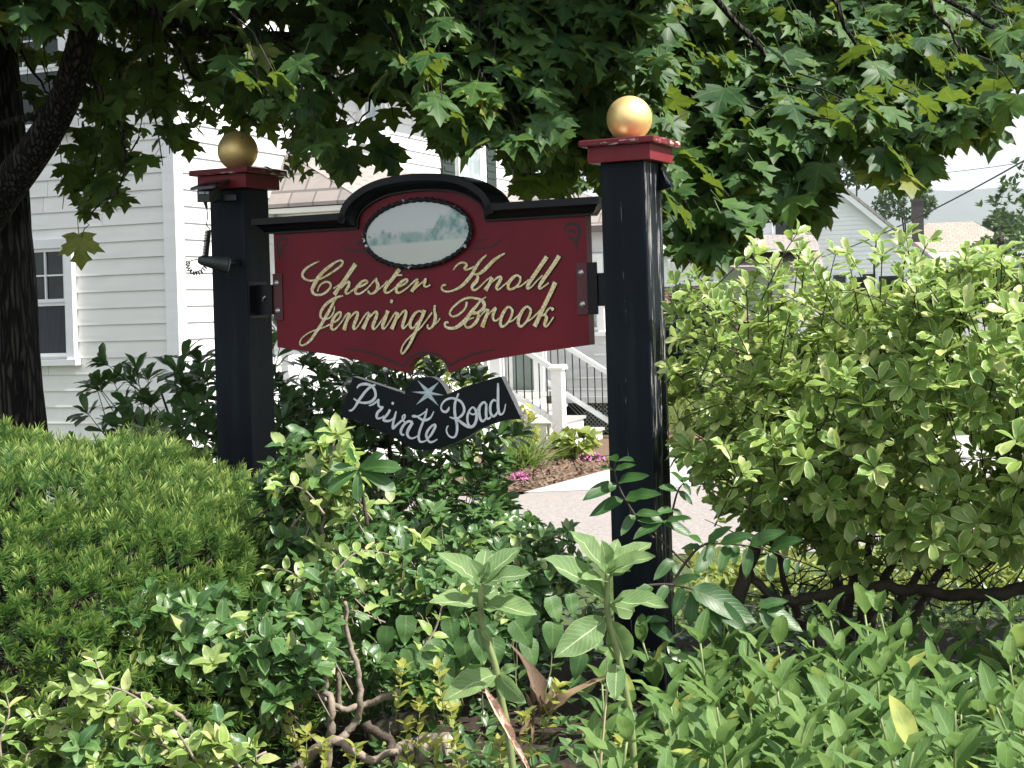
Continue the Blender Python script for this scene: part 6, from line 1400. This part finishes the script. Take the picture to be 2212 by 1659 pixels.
# bindweed with heart-shaped leaves
bw = empty('bindweed', tuple(c8(900, 900, 4.0))); tag(bw, 'climbing plant with soft heart-shaped leaves behind the milkweeds', 'creeper')
LV = Leaves()
for x, y, s in ((1350, 640, .075), (1480, 620, .06), (1120, 790, .085), (1190, 910, .08), (880, 850, .09), (980, 900, .08), (800, 900, .08), (1370, 800, .075), (1060, 620, .07), (760, 620, .07), (560, 900, .07), (420, 760, .075), (300, 830, .07), (420, 960, .07), (700, 780, .07), (1250, 720, .06), (520, 980, .075), (340, 1020, .07), (1600, 860, .07), (1560, 1000, .07), (640, 1040, .08), (860, 1080, .07)):
    p = np.array(c8(x, y - 90, 3.95 + rm.uniform(-.1, .15))); LV.add(p, (rm.normal() * .35, -.35, -.8), (rm.normal() * .25, -.8, .55), s)
LV.build(bw, KINDS['heart'], LM['heart'], 'leaf', 'foliage', 300, rm)
stems_obj('stem', [limb([c8(1150 + k * 60, 1250, 4.05), c8(1120 + k * 80, 950, 4.05), c8(1100 + k * 100, 650, 4.05)], .002, .001, .004, 5, rm) for k in range(-6, 5, 3)], M['milk_stem'], bw, 5)

# ------------------------------------------------------------------ phlox bed, lower right
rp = np.random.default_rng(61)
PH = []
for v in range(7):
    h = rp.uniform(.30, .42); pts, rad = limb([(0, 0, 0), (rp.normal() * .01, rp.normal() * .01, h * .5), (rp.normal() * .02, -.01 + rp.normal() * .02, h)], .0042, .0026, 0, 4, rp)
    root = MB().tube(pts, rad, 6).obj('phlox', M['milk_stem']); a0 = rp.uniform(0, 3)
    LV = Leaves()
    for q in range(6):
        f = .28 + .72 * q / 5; p = np.array((0, 0, 0)) + np.array(smooth_path(pts, 1))[int(f * (len(pts) - 1))]
        for s_ in (0, math.pi):
            th = a0 + q * math.pi / 2 + s_ + rp.normal() * .15; e_ = .62 + .75 * q / 5 + rp.normal() * .1
            d = np.array([math.cos(th), math.sin(th), e_ * 1.25]); nn = np.array([-math.cos(th) * e_, -math.sin(th) * e_, 1.0])
            LV.add(p, d, nn, rp.uniform(.105, .150) * (1 - .22 * (q == 5)))
    P_, D_, N_, S_ = np.array(LV.p), nrm(np.array(LV.d)), np.array(LV.n), np.array(LV.s); X_ = nrm(np.cross(D_, N_)); Z_ = np.cross(X_, D_)
    lm = [mesh_np('leaf', *KINDS['phlox'][k], LM['phlox']) for k in range(6)]
    for i in range(len(P_)):
        ob = bpy.data.objects.new('leaf', lm[rp.integers(6)]); COL.objects.link(ob); ob.parent = root
        ob.matrix_basis = Matrix([[X_[i][r] * S_[i], D_[i][r] * S_[i], Z_[i][r] * S_[i], P_[i][r]] for r in range(3)] + [[0, 0, 0, 1]])
    PH.append(root)
def copy_tree(o):
    c = o.copy(); COL.objects.link(c)
    for ch in o.children:
        d = ch.copy(); COL.objects.link(d); d.parent = c
    return c
spots = []; tries = 0
while len(spots) < 92 and tries < 6000:
    tries += 1
    y = rp.uniform(2.95, 4.6); px = rp.uniform(1290, 2330); a_, _ = ray(px, 1450); x = a_ * y
    if px < 1420 and y > 3.9: continue
    if all((x - q[0]) ** 2 + (y - q[1]) ** 2 > .098 ** 2 for q in spots): spots.append((x, y))
used = set(); PHX = []
for i, (x, y) in enumerate(spots):
    v = i % 7; o = PH[v] if v not in used else copy_tree(PH[v]); used.add(v)
    top = np.interp(y, [2.95, 3.4, 4.0, 4.6], [.66, .68, .66, .62]) + rp.normal() * .03
    o.location = (x, y, top - .40); o.rotation_euler = (rp.normal() * .10, rp.normal() * .10, rp.uniform(0, 6.28)); sc_ = rp.uniform(.9, 1.12); o.scale = (sc_, sc_, sc_)
    PHX.append((o, x, y))
ORD = lambda n: f"{n}{'th' if 10 < n % 100 < 14 else {1: 'st', 2: 'nd', 3: 'rd'}.get(n % 10, 'th')}"
rows = [('front', 0, 3.3), ('second', 3.3, 3.65), ('third', 3.65, 4.0), ('fourth', 4.0, 4.3), ('back', 4.3, 9)]
for nm, y0, y1 in rows:
    for i, (o, x, y) in enumerate(sorted([q for q in PHX if y0 <= q[2] < y1], key=lambda q: q[1] / q[2])):
        tag(o, f'phlox stem with pointed paired leaves, {ORD(i + 1)} from the left in the {nm} row', 'plant', 'phlox stems in the lower right bed')
# yellow-green sprigs along the bottom
SPL = ['at the foot of the thick creeper trunk', 'right of the thick creeper trunk', 'below the crossing creeper stems', 'in front of the crossing creeper stems', 'just above the grey stump piece', 'on the near side of the grey stump piece', 'between the stump piece and the log', 'behind the cut end of the log', 'right beside the cut end of the log', 'below the shorter milkweed', 'under the cut end of the log', 'right of the reddish dry stalk', 'between the dry stalk and the withered plant', 'at the foot of the reddish dry stalk', 'on the left end of the log', 'between the straw stalk and the phlox bed']
LVs = [(610, 1500), (640, 1560), (660, 1620), (700, 1640), (850, 1480), (900, 1560), (880, 1600), (960, 1480), (985, 1570), (1000, 1640), (940, 1650), (1160, 1520), (1150, 1580), (1080, 1640), (760, 1650), (1340, 1640)]
for i, (px, py) in enumerate(LVs):
    b = at(px, py, 3.75); zg = gz(b.x, b.y); root = empty('sprig', (b.x, b.y, min(b.z, zg + .2))); tag(root, 'small yellow-green sprig ' + SPL[i], 'sprig', 'yellow-green sprigs along the bottom')
    LV = Leaves(); top = np.array((b.x + rp.normal() * .02, b.y - .03, b.z + .05)); bs = np.array((b.x, b.y, b.z - .10))
    for f in (.3, .5, .7, .88, 1.0): leaf_cone(LV, bs + (top - bs) * f, top - bs, 3 if f < 1 else 4, .036, 1.1, .5, rp)
    stems_obj('stem', [([bs, (bs + top) / 2, top], [.0018, .0016, .001])], M['milk_stem'], root, 4)
    LV.build(root, KINDS['small'], LM['yellow'], 'leaf', 'foliage', 40, rp)

# ------------------------------------------------------------------ planting by the house steps and beyond
rf = np.random.default_rng(71)
def mound(name, label, c, r, n, leaf, size, mat, cat, up=1.0, trunk=None, spread=.9, parts=0):
    root = empty(name, (c[0], c[1], c[2] - r[2])); tag(root, label, cat); LV = Leaves()
    P, D = in_ellipsoid(c, r, n, rf, .55)
    for p, d in zip(P, D):
        if d[2] < -.8: continue
        p = p + d * r[2] * .22 * noise.noise(Vector(p) * (2.2 / max(r)) * 2)
        leaf_cone(LV, p, d + np.array([0, 0, up]) * .6, 4, size, spread, .5, rf)
    LV.build(root, KINDS[leaf], mat, 'leaf', 'foliage', parts, rf)
    st = []
    if trunk: st = [limb([(c[0], c[1], trunk[0]), (c[0] + rf.normal() * .05, c[1], (trunk[0] + c[2]) / 2), (c[0] + rf.normal() * r[0] * .5, c[1], c[2] + r[2] * .3)], trunk[1], trunk[1] * .3, 0, 4, rf) for _ in range(3)]
    else: st = [limb([(c[0], c[1], c[2] - r[2]), (c[0] + rf.normal() * r[0] * .3, c[1], c[2]), (c[0] + rf.normal() * r[0] * .5, c[1], c[2] + r[2] * .5)], .012 * max(1, r[2]), .004, 0, 4, rf) for _ in range(4)]
    stems_obj('trunk' if trunk else 'stem', st, M['twig'], root, 6)
    return root
def gp(px, py, z=GZ):
    p = ground_at(px, py, z); return p
p = gp(1244, 992); mound('hosta', 'lime green hosta clump at the foot of the porch steps', (p.x, p.y, GZ + .18), (.26, .22, .2), 46, 'heart', .15, LM['far_lime'], 'plant', parts=60)
p = gp(1125, 1010); root = empty('ornamental_grass', (p.x, p.y, GZ)); tag(root, 'arching green grass clump left of the porch steps', 'plant'); LV = Leaves()
for k in range(220): LV.add((p.x + rf.normal() * .10, p.y + rf.normal() * .1, GZ), (rf.normal() * .65, rf.normal() * .65, 1), (rf.normal(), rf.normal(), .2), rf.uniform(.35, .62))
LV.build(root, [blade(6, lambda v: .022 * (1 - v) + .002, .2, .7, 0, 90 + k) for k in range(4)], LM['grass'], 'blade', 'foliage', 60, rf)
p = gp(1150, 985); mound('golden_plant', 'yellow-leaved bedding plant behind the grass clump by the steps', (p.x - .1, p.y + .2, GZ + .32), (.22, .2, .3), 60, 'small', .10, LM['yellow'], 'plant', parts=30)
for px, py, w, lb in ((1275, 998, .26, 'patch of pink flowers at the mulch edge by the hosta'), (1122, 1042, .14, 'small pink flower patch at the lower left of the mulch bed')):
    p = gp(px, py); mound('pink_flowers', lb, (p.x, p.y, GZ + .05), (w * .7, w * .5, .05), 42, 'small', .032, LM['pink'], 'flowers')
p = gp(1497, 905); mound('conical_evergreen', 'dark blue-green conical shrub standing behind the right post', (p.x, p.y, .75), (.62, .62, 1.00), 1300, 'small', .15, LM['far'], 'shrub', parts=0)
p = gp(1468, 938); mound('lime_shrub', 'low lime green feathery mound at the foot of the dark conical shrub', (p.x, p.y, GZ + .32), (.30, .28, .36), 260, 'grass', .20, LM['far_lime'], 'shrub')
p = gp(1600, 900); mound('red_barberry', 'bronze red bush seen through the left edge of the bright bush', (p.x, p.y + 1, .85), (.75, .6, .7), 420, 'small', .075, LM['red'], 'shrub')
mound('lilac_shrub', 'sunlit yellow-green shrub by the house, seen through the sign notch', tuple(at(975, 870, 15.5)), (.42, .4, .75), 260, 'small', .10, LM['far_lime'], 'shrub')
mound('border_shrub', 'dark round shrub in the far garden right of the conical evergreen', (4.2, 24, .4), (1.2, .9, .8), 420, 'small', .10, LM['far'], 'shrub')
def tree(label, c, r, n, size, tz, mat='far'):
    return mound('garden_tree', label, c, r, n, 'small', size, LM[mat], 'tree', trunk=(GZ, .10))
tree('small-leaved tree reaching up at the right edge of the picture', tuple(at(2230, 560, 17)), (.62, .6, 1.10), 520, .085, 0)
tree('rounded green tree below the bungalow roof at the right edge', tuple(at(2190, 600, 24)), (.85, .8, .75), 420, .12, 0)
tree('pale tree rising behind the ridge of the white gable', tuple(at(1842, 372, 85)), (1.8, 1.6, .9), 300, .34, 0)
tree('tree behind the dark chimney of the bungalow', tuple(at(1955, 440, 95)), (2.0, 1.6, 1.2), 300, .34, 0)
tree('dark tree on the slope right of the tan hip roof', tuple(at(2165, 490, 110)), (1.3, 1.2, 1.0), 260, .42, 0)
# bark chips on the mulch
rb_ = np.random.default_rng(81); m = MB()
poly_m = [g(1130, 1064), g(1322, 1010), g(1316, 990), g(1130, 990), g(1075, 1064)]
for k in range(1700):
    a_ = g(rb_.uniform(1080, 1320), rb_.uniform(988, 1064))
    lim = np.interp(proj(a_)[0], [1128, 1326], [1066, 1008])
    if proj(a_)[1] > lim: continue
    d = Vector((rb_.normal(), rb_.normal(), rb_.normal() * .3)).normalized() * rb_.uniform(.02, .05); s_ = d.cross(Vector((0, 0, 1))).normalized() * .012
    q = Vector((a_.x, a_.y, GZ + .012 + rb_.uniform(0, .015))); m.add([q - d - s_, q + d - s_, q + d + s_, q - d + s_], [(0, 1, 2, 3)])
tag(m.obj('mulch_chips', LM['chips']), kind='stuff')

# ------------------------------------------------------------------ summer haze
M['haze'] = bpy.data.materials.new('haze'); M['haze'].use_nodes = True
hn = M['haze'].node_tree; hn.nodes.clear(); pv = hn.nodes.new('ShaderNodeVolumePrincipled'); ho = hn.nodes.new('ShaderNodeOutputMaterial')
pv.inputs['Color'].default_value = (0.80, 0.86, 0.93, 1); pv.inputs['Density'].default_value = 0.00022; pv.inputs['Anisotropy'].default_value = 0.2
hn.links.new(pv.outputs[0], ho.inputs['Volume'])
m = MB(); m.box((-4400, -600, -22.5), (4400, 6600, 260)); tag(m.obj('haze', M['haze']), kind='stuff')
